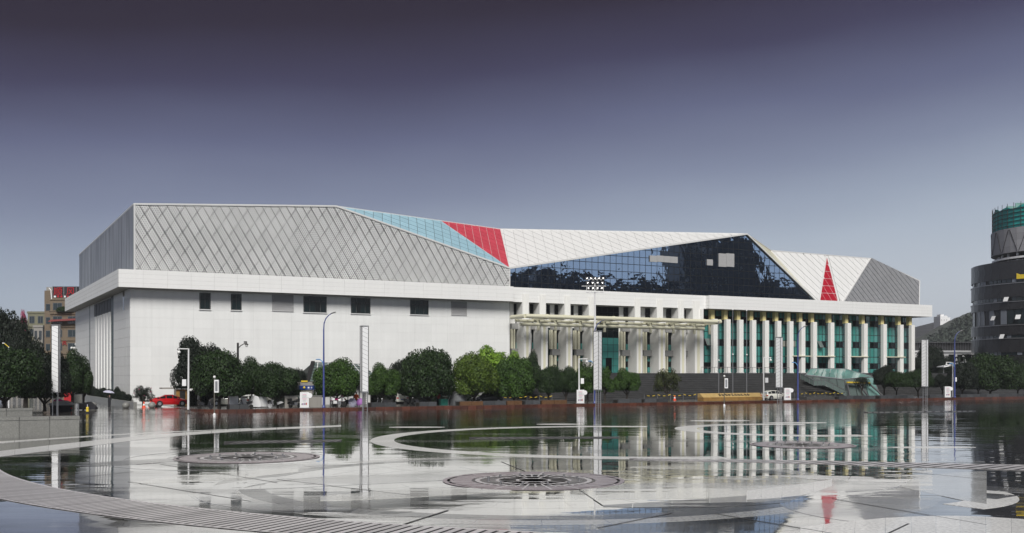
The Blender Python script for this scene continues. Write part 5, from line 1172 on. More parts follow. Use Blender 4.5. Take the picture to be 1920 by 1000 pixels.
def umbrella(label, pos, col, r=.62, tilt=(0,0,0), h=.85):
    t = thing('umbrella', label, 'umbrella', pos); t.rotation_euler = tilt
    o = obj('canopy', MB().lathe([(r,h-.02),(r*.98,h),(r*.72,h+.14),(r*.36,h+.22),(.01,h+.25)], 8), col, t); obj('shaft', MB().tube([(0,0,0),(0,0,h+.28)], .015, 6), 'black', t); obj('handle', MB().tube([(0,0,0),(0,-.02,-.1),(0,-.07,-.12),(0,-.1,-.08)], .02, 6), 'black', t)
pp = LV(205,-3,.27); p0 = L(-3.2, 6, .27)
def lane_pt(px, s): v = VS(px, s); return L(s, v, .27)
pp = lane_pt(205, -4.2); person('person in dark clothes walking up the lane under a pale umbrella', pp, 2.6, 'cloth_dark', arm_up=True); umbrella('pale lilac umbrella held by the walker in the lane', pp+Vector((-.2,.15,1.28)), 'lilac', .72, (0,.12,0), .6)
pp = LV(668, KV+7, PZ); person('standing person in an orange coat between the white motorcycle and the pillar', pp, .4, 'orange')
pp = LV(644.5, KV+5.6, PZ); person('person in an orange coat seated low behind the white motorcycle', pp, -.3, 'orange', sit=True); st_ = thing('stool','small dark stool under the seated person in orange','stool', pp+Vector((0,.05,0))); obj('seat', MB().box(-.2,.2,-.2,.2,.34,.38), 'cloth_dark', st_)
for x in (-.16,.16):
    for y in (-.16,.16): obj('leg', MB().box(x-.02,x+.02,y-.02,y+.02,0,.34), 'cloth_dark', st_)
pp = LV(822, KV+7, PZ); person('person in a red top among the tents under the widest dark tree', pp, .2, 'red_sign')
umbrella('folded looking lilac umbrella leaning behind the white motorcycle', LV(658, KV+4.4, PZ+.35), 'lilac', .6, (R(70),0,.6), .5); umbrella('purple umbrella leaning left of the second info pillar', LV(678, KV+4.2, PZ+.35), 'purple', .55, (R(62),0,-.5), .5)
t = thing('cargo_cover','bright pink cover thrown over a scooter behind the white motorcycle','cover', LV(631, KV+4.6, PZ+.75), ROT); obj('cloth', MB().lathe([(.42,0),(.5,.08),(.36,.24),(.1,.32)], 10), 'pink', t); obj('cloth_fold', MB().box(-.75,-.4,-.2,.2,-.1,.12), 'pink', t)
# tents, boxes and stalls under the trees
def dome(name, label, cat_, pos, r, h, m, rz_=0.):
    t = thing(name, label, cat_, pos, rz_); obj('cover', MB().lathe([(r,0),(r*.97,h*.35),(r*.8,h*.7),(r*.45,h*.94),(.05,h)], 14), m, t); obj('edge_pole', MB().tube([(r,0,0),(r*.97,0,h*.35),(r*.8,0,h*.7),(r*.45,0,h*.94),(0,0,h)], .05, 6), 'off_white', t)
dome('covered_stall','grey tarpaulin covered stall left of the dark minivan','stall', LV(858, KV+5.4, PZ), 1.25, 1.75, 'tarp_grey', 2.2+1.2)
t = thing('market_tent','small pitched tent with dark and grey cloth under the widest dark tree','tent', LV(817, KV+8, PZ), ROT); obj('roof_cloth', MB().prism([(-1.5,-1,1.1),(0,-1,2.1),(1.5,-1,1.1),(1.45,-1,1.0),(0,-1,1.98),(-1.45,-1,1.0)], (0,2,0)), 'canopy_glass', t); obj('side_cloth', MB().box(-1.4,-.2,.9,.95,0,1.1).box(.4,1.4,.9,.95,0,1.1), 'tarp_grey', t)
for x in (-1.4,1.4): obj('tent_pole', MB().tube([(x,-.95,0),(x,-.95,1.1)], .03, 6), 'metal_grey', t)
t = thing('green_box','dark green goods box on the pavement left of the grey stall','box', LV(831, KV+5.2, PZ), ROT); obj('box_body', MB().box(-.5,.5,-.35,.35,.0,.72), 'green_box', t); obj('box_lid', MB().box(-.53,.53,-.38,.38,.72,.8), 'green_box', t)
for px, dv, sc, lab in ((478,5.2,1.,'white tarpaulin over goods below the trees, left of the white scooter'),(492,6,1.15,'taller white tarpaulin right of the first one, left of the white scooter'),(456,5.4,.85,'white tarpaulin over goods beside the camera pole')):
    t = thing('tarpaulin', lab, 'tarpaulin', LV(px, KV+dv, PZ), ROT+random.uniform(-.3,.3), 'white tarpaulins under the left trees'); o = obj('sheet', MB().prism([(-.7*sc,-.5,.15),(-.2*sc,-.5,1.5*sc),(.25*sc,-.5,1.35*sc),(.6*sc,-.5,.3),(.5*sc,-.5,.1)], (.05,1.,.1)), 'off_white', t); recalc(o.data); obj('tied_end', MB().ball((-.2*sc,0,1.5*sc), .14, 8), 'off_white', t)
t = thing('sentry_box','pale upright cabinet standing right of the camera pole foot','cabinet', LV(437, KV+4.2, PZ), ROT); obj('cabinet_body', MB().box(-.55,.55,-.3,.3,0,2.0), 'off_white', t); obj('door', MB().box(-.28,.4,-.32,-.3,.08,1.85), 'tower_white', t); obj('cabinet_top', MB().box(-.6,.6,-.35,.35,2.0,2.08), 'metal_grey', t)
# gatehouse with lattice roof behind the round green tree
ga, gb2, gv = SP(578,-13), SP(705,-13), -13.
g = thing('lattice_pavilion','pavilion with a steep light lattice roof behind the green round tree','pavilion', L(ga,gv,PZ), ROT); W = gb2-ga; zt = HC-(683-HY)*DEP(ga+1,gv)/F-PZ+.25; ze = HC-(713-HY)*DEP(ga,gv)/F-PZ
obj('wall', MB().box(1.2,W-.6,.6,5.4,0,ze-.05), 'wall_core', g)
for k in range(9): x = 1.6+(W-3)*k/8; obj('wall_post', MB().box(x-.07,x+.07,.48,.6,0,ze), 'frame_grey', g)
rp = [Vector((-.3,-.9,ze-.25)), Vector((W+.6,-.9,ze-.25)), Vector((W-.8,3,zt-.25)), Vector((1.6,3,zt))]
obj('roof', MB().prism(rp, (0,0,-.08)).prism([Vector((-.3,6.9,ze-.25)), Vector((W+.6,6.9,ze-.25)), Vector((W-.8,3,zt-.25)), Vector((1.6,3,zt))], (0,0,-.08)), 'rail_glass', g)
for k in range(11): a, b = lerp(rp[0],rp[1],k/10), lerp(rp[3],rp[2],k/10); obj('roof_bar', MB().bar(a+Vector((0,0,.03)), b+Vector((0,0,.03)), .1, .08), 'edge_trim' if k else 'black', g)
for k in range(8): a, b = lerp(rp[0],rp[3],k/7), lerp(rp[1],rp[2],k/7); obj('roof_bar', MB().bar(a+Vector((0,0,.05)), b+Vector((0,0,.05)), .09, .06), 'dark_metal', g)
obj('gable_beam', MB().bar((-.5,-1.1,ze-.5),(1.6,2.9,zt+.05),.5,.35), 'black', g)
t = thing('gate_booth','small booth with dark blue sign band behind the first poster kiosk','booth', LV(572, KV+6.5, PZ), ROT); obj('booth_wall', MB().box(-.75,.75,-.6,.6,0,2.1), 'pale_wall', t); obj('sign_band', MB().box(-1.0,1.1,-.75,.75,2.15,2.65), 'sign_blue', t); obj('booth_roof', MB().box(-.8,.9,-.6,.6,2.65,3.1), 'pale_wall', t); obj('roof_sign', MB().box(-.7,.1,-.68,-.6,3.1,3.28), 'yellow', t); obj('sign_mark', MB().ball((-.35,-.76,2.4), .16, 8), 'yellow', t); obj('sign_mark', MB().box(.1,.32,-.765,-.752,2.3,2.5), 'off_white', t); obj('sign_mark', MB().box(.5,.68,-.765,-.752,2.3,2.5), 'lilac', t)
for k, (a, b, lab) in enumerate(((535,569,'low plastered wall left of the first poster kiosk'),(580,604,'low plastered wall between kiosk and first blue lamp'))):
    s0, s1 = SP(a,KV+3.4), SP(b,KV+3.4); t = thing('plaster_wall', lab, 'wall', L(s0,KV+3.6,PZ), ROT); obj('wall_body', MB().box(0,s1-s0,-.12,.12,0,1.35), 'pale_wall', t); obj('wall_cap', MB().box(-.05,s1-s0+.05,-.17,.17,1.35,1.45), 'granite', t)
# guard hut by the red car
t = thing('guard_hut','small brown guard hut with pale roof behind the red car','hut', LV(340,-6,PZ), ROT); obj('hut_wall', MB().box(-.8,.8,-.7,.7,0,2.1), 'gold_stone_low', t); obj('hut_roof', MB().box(-2.6,1.,-1.,1.,2.15,2.32), 'pale_wall', t); obj('hut_door', MB().box(-.35,.35,-.72,-.7,.05,1.9), 'dark_metal', t)
t = thing('parasol_base','dark parasol folded beside the guard hut, on the white post side','parasol', LV(372,-17,PZ)); obj('shaft', MB().tube([(0,0,0),(.25,0,2.4)], .03, 6), 'metal_grey', t); obj('folded_cloth', MB().lathe([(.03,.9),(.16,1.0),(.10,2.0),(.02,2.3)], 8), 'tarp_grey', t)
# chain of yellow and black rope before the stair
def rope(label, s0, s1, v, n_):
    t = thing('barrier_rope', label, 'barrier rope', L(s0,v,PZ), ROT, 'striped barrier ropes before the stairs'); ln = s1-s0; k = n_*5; P_l = []
    for i in range(k+1): x = ln*i/k; u = (i%5)/5; P_l.append(Vector((x,0,.85-.9*u*(1-u))))
    for i in range(k): obj('rope_piece', MB().tube([P_l[i],P_l[i+1]], .05, 5), 'yellow' if i%2 else 'black', t)
    for i in range(n_+1): obj('rope_post', MB().tube([(ln*i/n_,0,0),(ln*i/n_,0,.9)], .03, 6), 'metal_grey', t)
rope('yellow and black barrier rope at the stair foot behind the middle trees', SP(940,-14), SP(1035,-14), -14, 4); rope('yellow and black barrier rope around the lone traffic cone', SP(1208,-14.5), SP(1305,-14.5), -14.5, 4); rope('yellow and black barrier rope at the stair foot left of the glass pavilion', SP(1490,-14), SP(1584,-14), -14, 5)
b_ = MB().box(SP(1508,KV+3),SP(1598,KV+3),KV+2.4,KV+4.6,PZ-.02,.72); t = tag(obj('ramp_slab', b_, 'pavement', None, C0, ROT), 'pale wet concrete slab on the pavement right of the last kiosk lamp','slab')
# left lane side: notice board, stall, hydrant, globe lamps
p = lane_pt(148,-15.8); t = thing('notice_board','grey notice board on a post at the left lane edge','notice board', G(147,771,.2)); obj('post', MB().tube([(0,0,-.2),(0,0,1.2)], .08, 8), 'metal_grey', t); obj('board', MB().box(-.5,.5,-.09,.09,.85,1.95), 'planter', t); obj('board_face', MB().box(-.42,.42,-.105,-.09,.93,1.87), 'granite', t)
t = thing('market_stall','low stall with pink and white tarpaulin under the left trees','stall', G(116,772,.1), .2); obj('table_top', MB().box(-1.2,1.2,-.6,.6,.62,.72), 'black', t); obj('table_skirt', MB().box(-1.15,1.15,-.55,-.5,.08,.62), 'cloth_dark', t); o = obj('tarpaulin', MB().prism([(-1.3,-.65,.9),(-.5,-.65,1.25),(.5,-.65,1.15),(1.3,-.65,.78),(1.3,-.65,.74),(-1.3,-.65,.74)], (0,1.3,.1)), 'louver', t); recalc(o.data); obj('pink_cloth', MB().lathe([(.55,1.2),(.4,1.38),(.1,1.45)], 10, (-.4,0,0)), 'pink', t); obj('red_lamp', MB().ball((1.15,-.6,.4), .1, 8), 'lens_red', t)
for x in (-1.1,1.1): obj('leg', MB().box(x-.04,x+.04,-.5,.5,0,.62), 'black', t)
t = thing('covered_goods','dark blue covered heap beside the leftmost stone ball','goods', G(164,768,.3), .1); o = obj('cover', MB().prism([(-1.,-.5,0),(-.9,-.5,.75),(.3,-.5,.9),(1.0,-.5,.25),(1.05,-.5,0)], (0,1,0)), 'cloth_dark', t); recalc(o.data)
t = thing('red_booth','narrow red booth behind the notice board','booth', G(129,760,.3), .3); obj('booth_body', MB().box(-.55,.55,-.4,.4,0,2.2), 'red_sign', t); obj('booth_top', MB().box(-.62,.62,-.46,.46,2.2,2.3), 'black', t)
t = thing('fire_hydrant','small yellow hydrant at the left kerb','hydrant', G(164,772,.25)); obj('hydrant_body', MB().lathe([(.16,0),(.14,.35),(.17,.4),(.1,.52)], 10), 'yellow', t); obj('hydrant_stem', MB().tube([(0,0,.5),(0,0,.8)], .04, 6), 'lilac', t)
gl_ = thing('globe_lamp','cluster lamp of white globes above the left trees beside the hall','globe lamp', PD(140,742,205)); gp0 = gl_.location.copy(); gp0.z = .3; gl_.location = gp0
k_ = 205/F; obj('pole', MB().tube([(0,0,0),(0,0,9.2)], .14, 8), 'dark_metal', gl_)
for (px, py) in ((142.5,645.8),(134.5,652.8),(139.3,653),(147.5,651.5),(133.3,662),(137,662.4),(147.6,662),(140.5,656.2),(146,656.5),(148,642)):
    q = PD(px,py,205)-gl_.location; obj('globe', MB().ball(q, .26, 10), 'lamp_glass', gl_, smooth=True); obj('globe_arm', MB().tube([(0,0,q.z-.55),(q.x,0,q.z-.2)], .04, 6), 'dark_metal', gl_)
t = thing('street_lamp','pale bent street lamp standing out of the left trees','street lamp', PD(16.5,700,128)); t.location.z = PZ; D = 128; H = HC-(651-HY)*D/F-PZ; obj('pole', MB().tube([(0,0,0),(0,0,H)], .07, 6), 'off_white', t); obj('arm', MB().tube([(0,0,H),(-.55,0,H+.45)], .05, 6), 'yellow', t); obj('lamp_head', MB().box(-.75,-.5,-.08,.08,H+.42,H+.52), 'lamp_glass', t)

# ------------------------------------------------------------------ buildings beyond
def text_mesh(txt, size, depth):
    c = bpy.data.curves.new('t', 'FONT'); c.body = txt; c.size = size; c.extrude = depth; c.align_x = 'CENTER'; c.resolution_u = 2
    o = bpy.data.objects.new('t', c); COL.objects.link(o); bpy.context.view_layer.update()
    me = bpy.data.meshes.new_from_object(o.evaluated_get(bpy.context.evaluated_depsgraph_get())); bpy.data.objects.remove(o); me.name = 'sign_character'; return me
def block(name, label, pxl, pxr, top, D, depth, m, rows, colsn, wm='far_window', cat_='building', ang=0., base=0., wfrac=(.62,.55), parapet=.5):
    """block with its front face between two pixel columns; windows are parts with a pane each"""
    X0, X1 = (pxl-CX)/F*D, (pxr-CX)/F*D; H = HC-(top-HY)*D/F; W_ = X1-X0
    t = thing(name, label, cat_, (X0, D, base), ang); obj('wall', MB().box(0,W_,0,depth,0,H-base), m, t); obj('parapet', MB().box(-.15,W_+.15,-.15,depth+.15,H-base,H-base+parapet), m, t)
    fh = (H-base)/rows; cw = W_/colsn
    for r in range(rows):
        for c in range(colsn):
            xc, zc_ = (c+.5)*cw, (r+.52)*fh; ww, wh = cw*wfrac[0]/2, fh*wfrac[1]/2
            f_ = obj('window', MB().box(xc-ww,xc+ww,-.07,.01,zc_-wh,zc_+wh), 'frame_grey', t); obj('pane', MB().box(xc-ww+.1,xc-.04,-.085,-.071,zc_-wh+.1,zc_+wh-.1).box(xc+.04,xc+ww-.1,-.085,-.071,zc_-wh+.1,zc_+wh-.1), wm, f_)
        obj('floor_band', MB().box(-.1,W_+.1,-.18,.0,r*fh-.1,r*fh+.12), m, t)
    # windows on the left return wall
    nc = max(1, int(depth/4))
    for r in range(rows):
        for c in range(nc):
            yc, zc_ = depth*(c+.5)/nc, (r+.52)*fh; f_ = obj('window', MB().box(-.07,.01,yc-.8,yc+.8,zc_-fh*.27,zc_+fh*.27), 'frame_grey', t); obj('pane', MB().box(-.085,-.071,yc-.7,yc+.7,zc_-fh*.24,zc_+fh*.24), wm, f_)
    return t, W_, H-base, fh
tA, wA, hA, fA = block('apartment_building','tan apartment block with a red roof sign left of the hall',94,178,563,232,14,'tan_wall',7,3)
# left corner wing, terrace, awning, roof board with its red characters
obj('corner_wing', MB().box(-1.9,-.02,1.5,14,0,hA+2.2), 'tan_wall', tA)
for r in range(7):
    f_ = obj('window', MB().box(-1.6,-.4,1.42,1.51,r*fA+fA*.25,r*fA+fA*.75), 'frame_grey', tA); obj('pane', MB().box(-1.5,-.5,1.40,1.415,r*fA+fA*.28,r*fA+fA*.72), 'far_window', f_)
obj('roof_house', MB().box(-1.7,1.,2,10,hA+.5,hA+3.0), 'pale_wall', tA); obj('roof_house', MB().box(.6,wA,3.5,12,hA+.5,hA+2.2), 'tarp_grey', tA)
sb = obj('sign_board', MB().box(.4,wA-.2,.3,.5,hA+.6,hA+3.0), 'dark_granite', tA)
for i, ch in enumerate('顺风'):
    o = obj('sign_character', text_mesh(ch, 2.0, .04), None, sb) if False else None
    me = text_mesh(ch, 2.05, .05); me.materials.clear(); me.materials.append(M['red_sign']); o = bpy.data.objects.new('sign_character', me); COL.objects.link(o); o.parent = sb; o.location = (1.65+i*2.75, .2, hA+1.15); o.rotation_euler = (R(90),0,0)
me = text_mesh('风', 1.0, .05); me.materials.append(M['red_sign']); o = bpy.data.objects.new('sign_character', me); COL.objects.link(o); o.parent = tA; o.location = (3.2,-.2,(700-646)*.1165+4.4); o.rotation_euler = (R(90),0,0)
for i in range(8): obj('small_letter', MB().box(.7+i*.72,1.15+i*.72,.22,.29,hA+.62,hA+.98), 'red_sign' if i%3 else 'off_white', sb)
for x in (.45,2.9,5.6): obj('sign_frame', MB().bar((x,.25,hA+.5),(x,.25,hA+3.05),.12,.1), 'metal_grey', sb)
obj('drain_pipe', MB().tube([(-.2,-.1,hA+2.6),(.25,-.15,hA+2.2),(.4,-.15,hA+.2)], .12, 6), 'off_white', tA)
aw = obj('awning', MB().prism([(.2,-.1,hA-4.4),(wA,-.1,hA-3.9),(wA,-1.5,hA-4.3),(.2,-1.5,hA-4.8)], (0,0,.12)), 'roof_red', tA); recalc(aw.data)
c = obj('terrace_plant', crown_of(1,'leaf_dark'), 'leaf_dark', tA, (3.4,-.3,hA-2.7)); c.scale = (2.2,.9,1.4)
obj('terrace_rail', MB().tube([(.2,-.9,hA-2.6),(wA,-.9,hA-2.6)], .06, 6), 'black', tA)
block('apartment_building','olive yellow apartment block left of the tan one',52,84,588,262,12,'olive_wall',6,2)
t_, w_, h_, f_ = block('house','grey shed like house with rusty wall between olive and pink fronted blocks',63,80,614,250,8,'pale_wall',4,2)
block('apartment_building','pale narrow block with pink flowers at its roof corner',40,55,603,275,12,'pale_wall',6,1)
t = thing('rooftop_flowers','pink flowering climber at the roof corner of the narrow pale block','flowers', PD(43,613,272)); c = obj('blossoms', crown_of(4,'leaf_black'), 'leaf_black', t, (0,0,-2)); c.data = recolour(c.data, 'bush_flower'); c.scale = (1.,1.,6); obj('stem', MB().tube([(0,.2,-11),(0,.2,0)], .08, 6), 'bark', t)
block('apartment_building','low pale grey block at the far left behind the trees',12,42,603,300,14,'pale_wall',6,3)

# round stone tower at the right edge
TD = 250.; TX = (2005-CX)/F*TD; TR = 170/F*TD*.995
tw = thing('round_tower','round dark stone tower with drums and green netting on top, cut by the right edge','tower', (TX,TD,0)); zz = lambda y: HC-(y-HY)*TD/F
def drum(r, z0, z1, n_=96): return MB().lathe([(r,z0),(r,z1)], n_)
obj('tower_core', drum(TR-.35,0,zz(500)), 'frame_dark', tw)
def arcpanels(name, r, z0, z1, n_, a0, a1, m, gap=.03, th=.25, parent=None, skip=None):
    for i in range(n_):
        if skip and skip(i): continue
        aa, ab = a0+(a1-a0)*i/n_, a0+(a1-a0)*(i+1)/n_; g_ = gap/r; pts = [Vector((math.cos(a)*r_, math.sin(a)*r_, z0+.015)) for r_, a in ((r,aa+g_),(r,ab-g_),(r-th,ab-g_),(r-th,aa+g_))]
        o = obj(name, MB().prism(pts, (0,0,z1-z0-.03)), m, parent or tw); recalc(o.data)
a0, a1 = R(150), R(295)
# stone courses between the strip windows; ordinates read from the left edge of the tower
for (yb, yt) in ((742,668),(662,637.5),(631,613.5),(585,571.5),(563,538.5),(530,498)):
    z0, z1 = zz(yb), zz(yt); k = max(1, round((z1-z0)/1.6))
    for j in range(k): arcpanels('stone_panel', TR, z0+(z1-z0)*j/k, z0+(z1-z0)*(j+1)/k, 20, a0+.03*(j%2), a1, 'dark_granite')
    obj('stone_ring', MB().lathe([(TR-.3,z0),(TR-.02,z0),(TR-.02,z1),(TR-.3,z1)], 96), 'dark_granite', tw)
for y in (538,571,613,637): obj('ledge_ring', MB().lathe([(TR-.3,zz(y)-.12),(TR+.12,zz(y)-.12),(TR+.12,zz(y)+.06),(TR-.3,zz(y)+.06)], 96), 'metal_grey', tw)
for (yb, yt, nw) in ((537.5,530,36),(570.5,563,36),(612.5,585,26),(637,631,36),(668,662,36)): arcpanels('window_pane', TR-.18, zz(yb)+.1, zz(yt), nw, R(166), R(295), 'far_window', .12, .1, skip=lambda i: random.random() < .12)
for o in [q for q in tw.children if q.name.startswith('window_pane')]:
    if random.random() < .33: o.data.materials[0] = M['sky_sheen_pane']
for i, (a, y) in enumerate(((196,600),(214,600),(232,600),(203,634),(226,634),(206,567),(222,567))):
    d = Vector((math.cos(R(a)), math.sin(R(a)), 0)); q = Vector((-d.y,d.x,0)); c = d*(TR+.05); c.z = zz(y); o = obj('open_window', MB().prism([c-q*.6+Vector((0,0,.5)), c+q*.6+Vector((0,0,.5)), c+q*.6+d*.45+Vector((0,0,-.45)), c-q*.6+d*.45+Vector((0,0,-.45))], (0,0,.06)), 'off_white', tw); recalc(o.data)
for (a, y, w2, h2) in ((229,534,0,0),(217,536,1.5,.65),(228,514,1.0,.9),(228,521,1.1,.25)):
    if not w2: continue
    d = Vector((math.cos(R(a)), math.sin(R(a)), 0)); q = Vector((-d.y,d.x,0)); c = d*(TR+.06); c.z = zz(y)+1.2
    o = obj('yellow_sign', MB().prism([c-q*w2+Vector((0,0,-h2)), c+q*w2+Vector((0,0,-h2)), c+q*w2+Vector((0,0,h2)), c+q*w2*.4+Vector((0,0,h2*.45)), c-q*w2*.4+Vector((0,0,h2*.45)), c-q*w2+Vector((0,0,h2))], d*.1), 'yellow', tw); recalc(o.data)
DRr = 134/F*TD
obj('neck', drum(DRr*.55,zz(505),zz(470),40), 'frame_dark', tw)
for a in range(150,300,12): d = Vector((math.cos(R(a)), math.sin(R(a)), 0))*DRr*.9; obj('neck_column', MB().tube([d+Vector((0,0,zz(499))), d+Vector((0,0,zz(478)))], .3, 8), 'off_white', tw)
for rr_, y in ((DRr*.99,488),(DRr*.9,493)): obj('neck_ring', MB().lathe([(rr_-.4,zz(y)-.2),(rr_,zz(y)-.2),(rr_,zz(y)+.25),(rr_-.4,zz(y)+.25),(rr_-.4,zz(y)-.2)], 72), 'off_white', tw)
obj('upper_drum', drum(DRr-.1,zz(478),zz(433),72), 'frame_grey', tw)
for j in range(4): arcpanels('drum_panel', DRr, zz(478)+(zz(433)-zz(478))*j/4, zz(478)+(zz(433)-zz(478))*(j+1)/4, 22, R(150), R(295), 'drum_grey', .05, .08)
for i in range(14):
    a = R(160+i*9); d = Vector((math.cos(a),math.sin(a),0))*(DRr+.05); e = Vector((math.cos(a+.13),math.sin(a+.13),0))*(DRr+.05); s_ = i%2; obj('cross_brace', MB().bar(d+Vector((0,0,zz(476 if s_ else 436))), e+Vector((0,0,zz(436 if s_ else 476))), .12, .08), 'dark_metal', tw)
NR = 131/F*TD; nb_ = MB(); nn_ = 72
for i in range(nn_):
    aa, ab = 2*math.pi*i/nn_, 2*math.pi*(i+1)/nn_; h = zz(394)+.35*math.sin(i*1.7)+.2*math.sin(i*.6); h2 = zz(394)+.35*math.sin((i+1)*1.7)+.2*math.sin((i+1)*.6)
    nb_.face([(math.cos(aa)*NR,math.sin(aa)*NR,zz(432)),(math.cos(ab)*NR,math.sin(ab)*NR,zz(432)),(math.cos(ab)*(NR-.1),math.sin(ab)*(NR-.1),h2),(math.cos(aa)*(NR-.1),math.sin(aa)*(NR-.1),h)])
net = obj('safety_net', nb_, 'net_green', tw); net.modifiers.new('thick','SOLIDIFY').thickness = .08
for i in range(22): a = R(150+i*7); d = Vector((math.cos(a),math.sin(a),0))*(NR+.1); obj('scaffold_pole', MB().tube([d+Vector((0,0,zz(433))), d+Vector((0,0,zz(393)+.8))], .06, 6), 'dark_metal', tw)
for k in range(5): z = zz(432)+(zz(394)-zz(432))*(k+.5)/5; obj('scaffold_ring', MB().lathe([(NR+.05,z-.05),(NR+.15,z-.05),(NR+.15,z+.05),(NR+.05,z+.05),(NR+.05,z-.05)], 60), 'dark_metal', tw)
for i in range(6): a = R(190+i*11); d = Vector((math.cos(a),math.sin(a),0))*(NR-1.5); obj('top_screen', MB().box(d.x-1.3,d.x+1.3,d.y-.1,d.y+.1,zz(396),zz(390)+.3*(i%3)), 'canopy_glass', tw)

# long stand with a barred upper storey
sx0, sx1, SD = (1690-CX)/F*300, (1838-CX)/F*300, 300.; z_ = lambda y: HC-(y-HY)*SD/F
t = thing('spectator_stand','long white stand with a dark barred upper gallery far behind the trees','stand', (sx0,SD,0)); W_ = sx1-sx0
obj('stand_wall', MB().box(0,W_,0,8,0,z_(660)), 'tower_white', t); obj('gallery', MB().box(0,W_,.6,8,z_(657),z_(643)), 'hill_far', t); obj('stand_edge', MB().box(-.2,W_+.2,-.35,8,z_(661),z_(657.5)), 'off_white', t); obj('gallery_roof', MB().box(-.2,W_+.2,-.2,8.2,z_(643),z_(642)), 'metal_grey', t)
for i in range(48): obj('gallery_bar', MB().box(W_*i/48-.05,W_*i/48+.05,.0,.12,z_(657.5),z_(641)), 'metal_grey', t)
for (a, b) in ((1764,1770),(1779,1790),(1795,1804),(1812,1820)): obj('opening', MB().box((a-1690)/F*300,(b-1690)/F*300,-.04,.1,z_(684),z_(665)), 'frame_dark', t)
# pale sheds roofs between stand and trees
for k, (px, py, lab) in enumerate(((1782,683,'pale flat canopy roof before the stand, left of two'),(1806,679,'pale sloping canopy roof before the stand, near the palms'))):
    p = PD(px,py,225); t = thing('canopy_roof', lab, 'canopy', (p.x,p.y,0), .1); H = p.z; obj('roof_sheet', MB().prism([(-2,-1,H-.5),(2.6,-1,H+.3),(2.6,-1,H+.1),(-2,-1,H-.7)], (0,3,0)), 'off_white', t)
    for x in (-1.5,2.2): obj('post', MB().tube([(x,0,0),(x,0,H-.3)], .08, 6), 'metal_grey', t)
# hills and the twin tower block
def hill(name, m, D, prof, thick, seed, trees=0, tm=None):
    rg = random.Random(seed); vs = []; fs = []; k = 9; n_ = len(prof); sub = []
    for i in range(n_-1):
        for j in range(10): u = j/10; sub.append((prof[i][0]+(prof[i+1][0]-prof[i][0])*u, prof[i][1]+(prof[i+1][1]-prof[i][1])*u))
    sub.append(prof[-1])
    for (px, py) in sub:
        zt_ = HC-(py-HY)*D/F+rg.uniform(-.8,.8)*D/900; x = (px-CX)/F*D
        for j in range(k): u = j/(k-1)*2-1; vs.append((x*(1+.0*u), D+u*thick, max(-.5, zt_*math.cos(u*math.pi/2)**.8-.5)))
    for i in range(len(sub)-1):
        for j in range(k-1): fs.append((i*k+j,(i+1)*k+j,(i+1)*k+j+1,i*k+j+1))
    mb = MB(); mb.raw(vs, fs); h = obj(name, mb, m, smooth=True, kind='structure')
    if trees:
        tv, tf = [], []
        for _ in range(trees):
            i = rg.randrange(len(sub)-1); j = rg.randrange(1, k//2+1); a, b = Vector(vs[i*k+j]), Vector(vs[(i+1)*k+j]); c_ = Vector(vs[i*k+j-1]); p = a+(b-a)*rg.random()+(c_-a)*rg.random(); r = rg.uniform(1.6,3.6); nb0 = len(tv)
            for q in range(26):
                d = Vector((rg.gauss(0,1),rg.gauss(0,1),rg.gauss(0,1))).normalized(); e = d.orthogonal().normalized()*rg.uniform(.5,.9); f2 = d.cross(e); o_ = p+Vector((d.x*r*.8,d.y*r*.8,d.z*r*.8+r*.7)); i0 = len(tv); tv += [o_-e,o_+f2,o_+e,o_-f2]; tf.append((i0,i0+1,i0+2,i0+3))
        mb = MB(); mb.raw(tv, tf); obj('hill_woods', mb, tm, kind='stuff')
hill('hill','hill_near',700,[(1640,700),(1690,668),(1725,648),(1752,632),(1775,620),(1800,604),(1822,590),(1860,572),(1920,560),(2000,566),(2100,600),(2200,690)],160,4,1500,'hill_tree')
hill('hill','hill_far',1200,[(1600,690),(1670,655),(1712,636),(1728,622),(1742,610),(1760,602),(1790,606),(1850,640),(1900,680)],300,9)
hill('hill','hill_far',1250,[(-140,680),(-60,640),(0,612),(40,604),(110,612),(200,640),(330,690)],260,12)
for k, (pxa, pxb, top, dz) in enumerate(((1763,1777.5,593,0),(1777.6,1789.5,594.5,8))):
    D = 900.; X0, X1 = (pxa-CX)/F*D, (pxb-CX)/F*D; H = HC-(top-HY)*D/F; t = thing('high_rise', ('pale white high rise on the far hill, left half of the pair','pale white high rise on the far hill, right and slightly lower of the pair')[k], 'high rise', (X0,D+dz,0)); obj('wall', MB().box(0,X1-X0-.3,0,14,0,H), 'tower_white', t); obj('roof_house', MB().box(1,(X1-X0)*.6,2,10,H,H+1.6), 'tower_white', t)
    for r in range(9):
        for c in range(3): obj('window', MB().box((X1-X0)*(c+.38)/3,(X1-X0)*(c+.62)/3,-.1,.01,H-3-r*4.6-1.2,H-3-r*4.6+.3), 'louver', t)

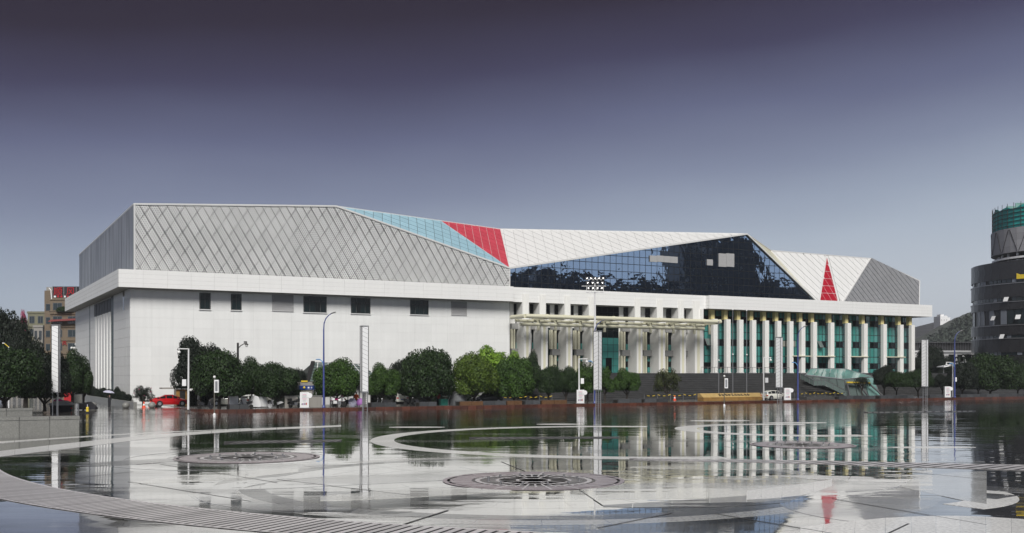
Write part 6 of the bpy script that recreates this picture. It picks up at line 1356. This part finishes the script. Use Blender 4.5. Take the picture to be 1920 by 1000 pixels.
# towers across the square, behind the camera, mirrored in the glazed gable
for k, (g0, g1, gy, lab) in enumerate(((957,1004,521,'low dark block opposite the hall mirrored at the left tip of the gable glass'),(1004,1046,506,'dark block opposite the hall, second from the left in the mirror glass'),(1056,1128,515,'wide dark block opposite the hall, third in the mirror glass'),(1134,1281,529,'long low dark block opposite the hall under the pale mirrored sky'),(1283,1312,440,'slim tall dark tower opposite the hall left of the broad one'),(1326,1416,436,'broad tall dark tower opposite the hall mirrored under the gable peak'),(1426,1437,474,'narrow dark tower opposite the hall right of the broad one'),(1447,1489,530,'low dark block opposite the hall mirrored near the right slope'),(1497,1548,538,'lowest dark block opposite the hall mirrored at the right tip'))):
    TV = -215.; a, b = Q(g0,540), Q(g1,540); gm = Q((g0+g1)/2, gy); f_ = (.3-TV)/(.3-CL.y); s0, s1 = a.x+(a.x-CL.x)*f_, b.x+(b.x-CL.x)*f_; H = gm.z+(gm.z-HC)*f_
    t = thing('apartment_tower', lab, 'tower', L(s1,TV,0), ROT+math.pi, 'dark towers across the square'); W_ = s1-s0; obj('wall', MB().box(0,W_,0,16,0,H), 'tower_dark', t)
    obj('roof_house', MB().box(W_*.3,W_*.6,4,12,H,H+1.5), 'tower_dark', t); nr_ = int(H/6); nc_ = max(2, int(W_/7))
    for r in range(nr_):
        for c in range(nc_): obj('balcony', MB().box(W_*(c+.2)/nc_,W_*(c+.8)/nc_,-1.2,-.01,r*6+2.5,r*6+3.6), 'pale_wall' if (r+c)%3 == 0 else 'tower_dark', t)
# thin air: everything far away fades a little
HZ = MB().box(-1560,1560,-520,2350,-1.2,92); hz = obj('haze', HZ, 'white_paint', kind='stuff')
hm = bpy.data.materials.new('haze'); hm.use_nodes = True; hn = hm.node_tree; hn.nodes.clear(); ho = hn.nodes.new('ShaderNodeOutputMaterial'); pv_ = hn.nodes.new('ShaderNodeVolumePrincipled'); pv_.inputs['Color'].default_value = (.86,.90,.96,1); pv_.inputs['Density'].default_value = .00024; pv_.inputs['Anisotropy'].default_value = .2; hn.links.new(pv_.outputs[0], ho.inputs['Volume']); hz.data.materials.clear(); hz.data.materials.append(hm)
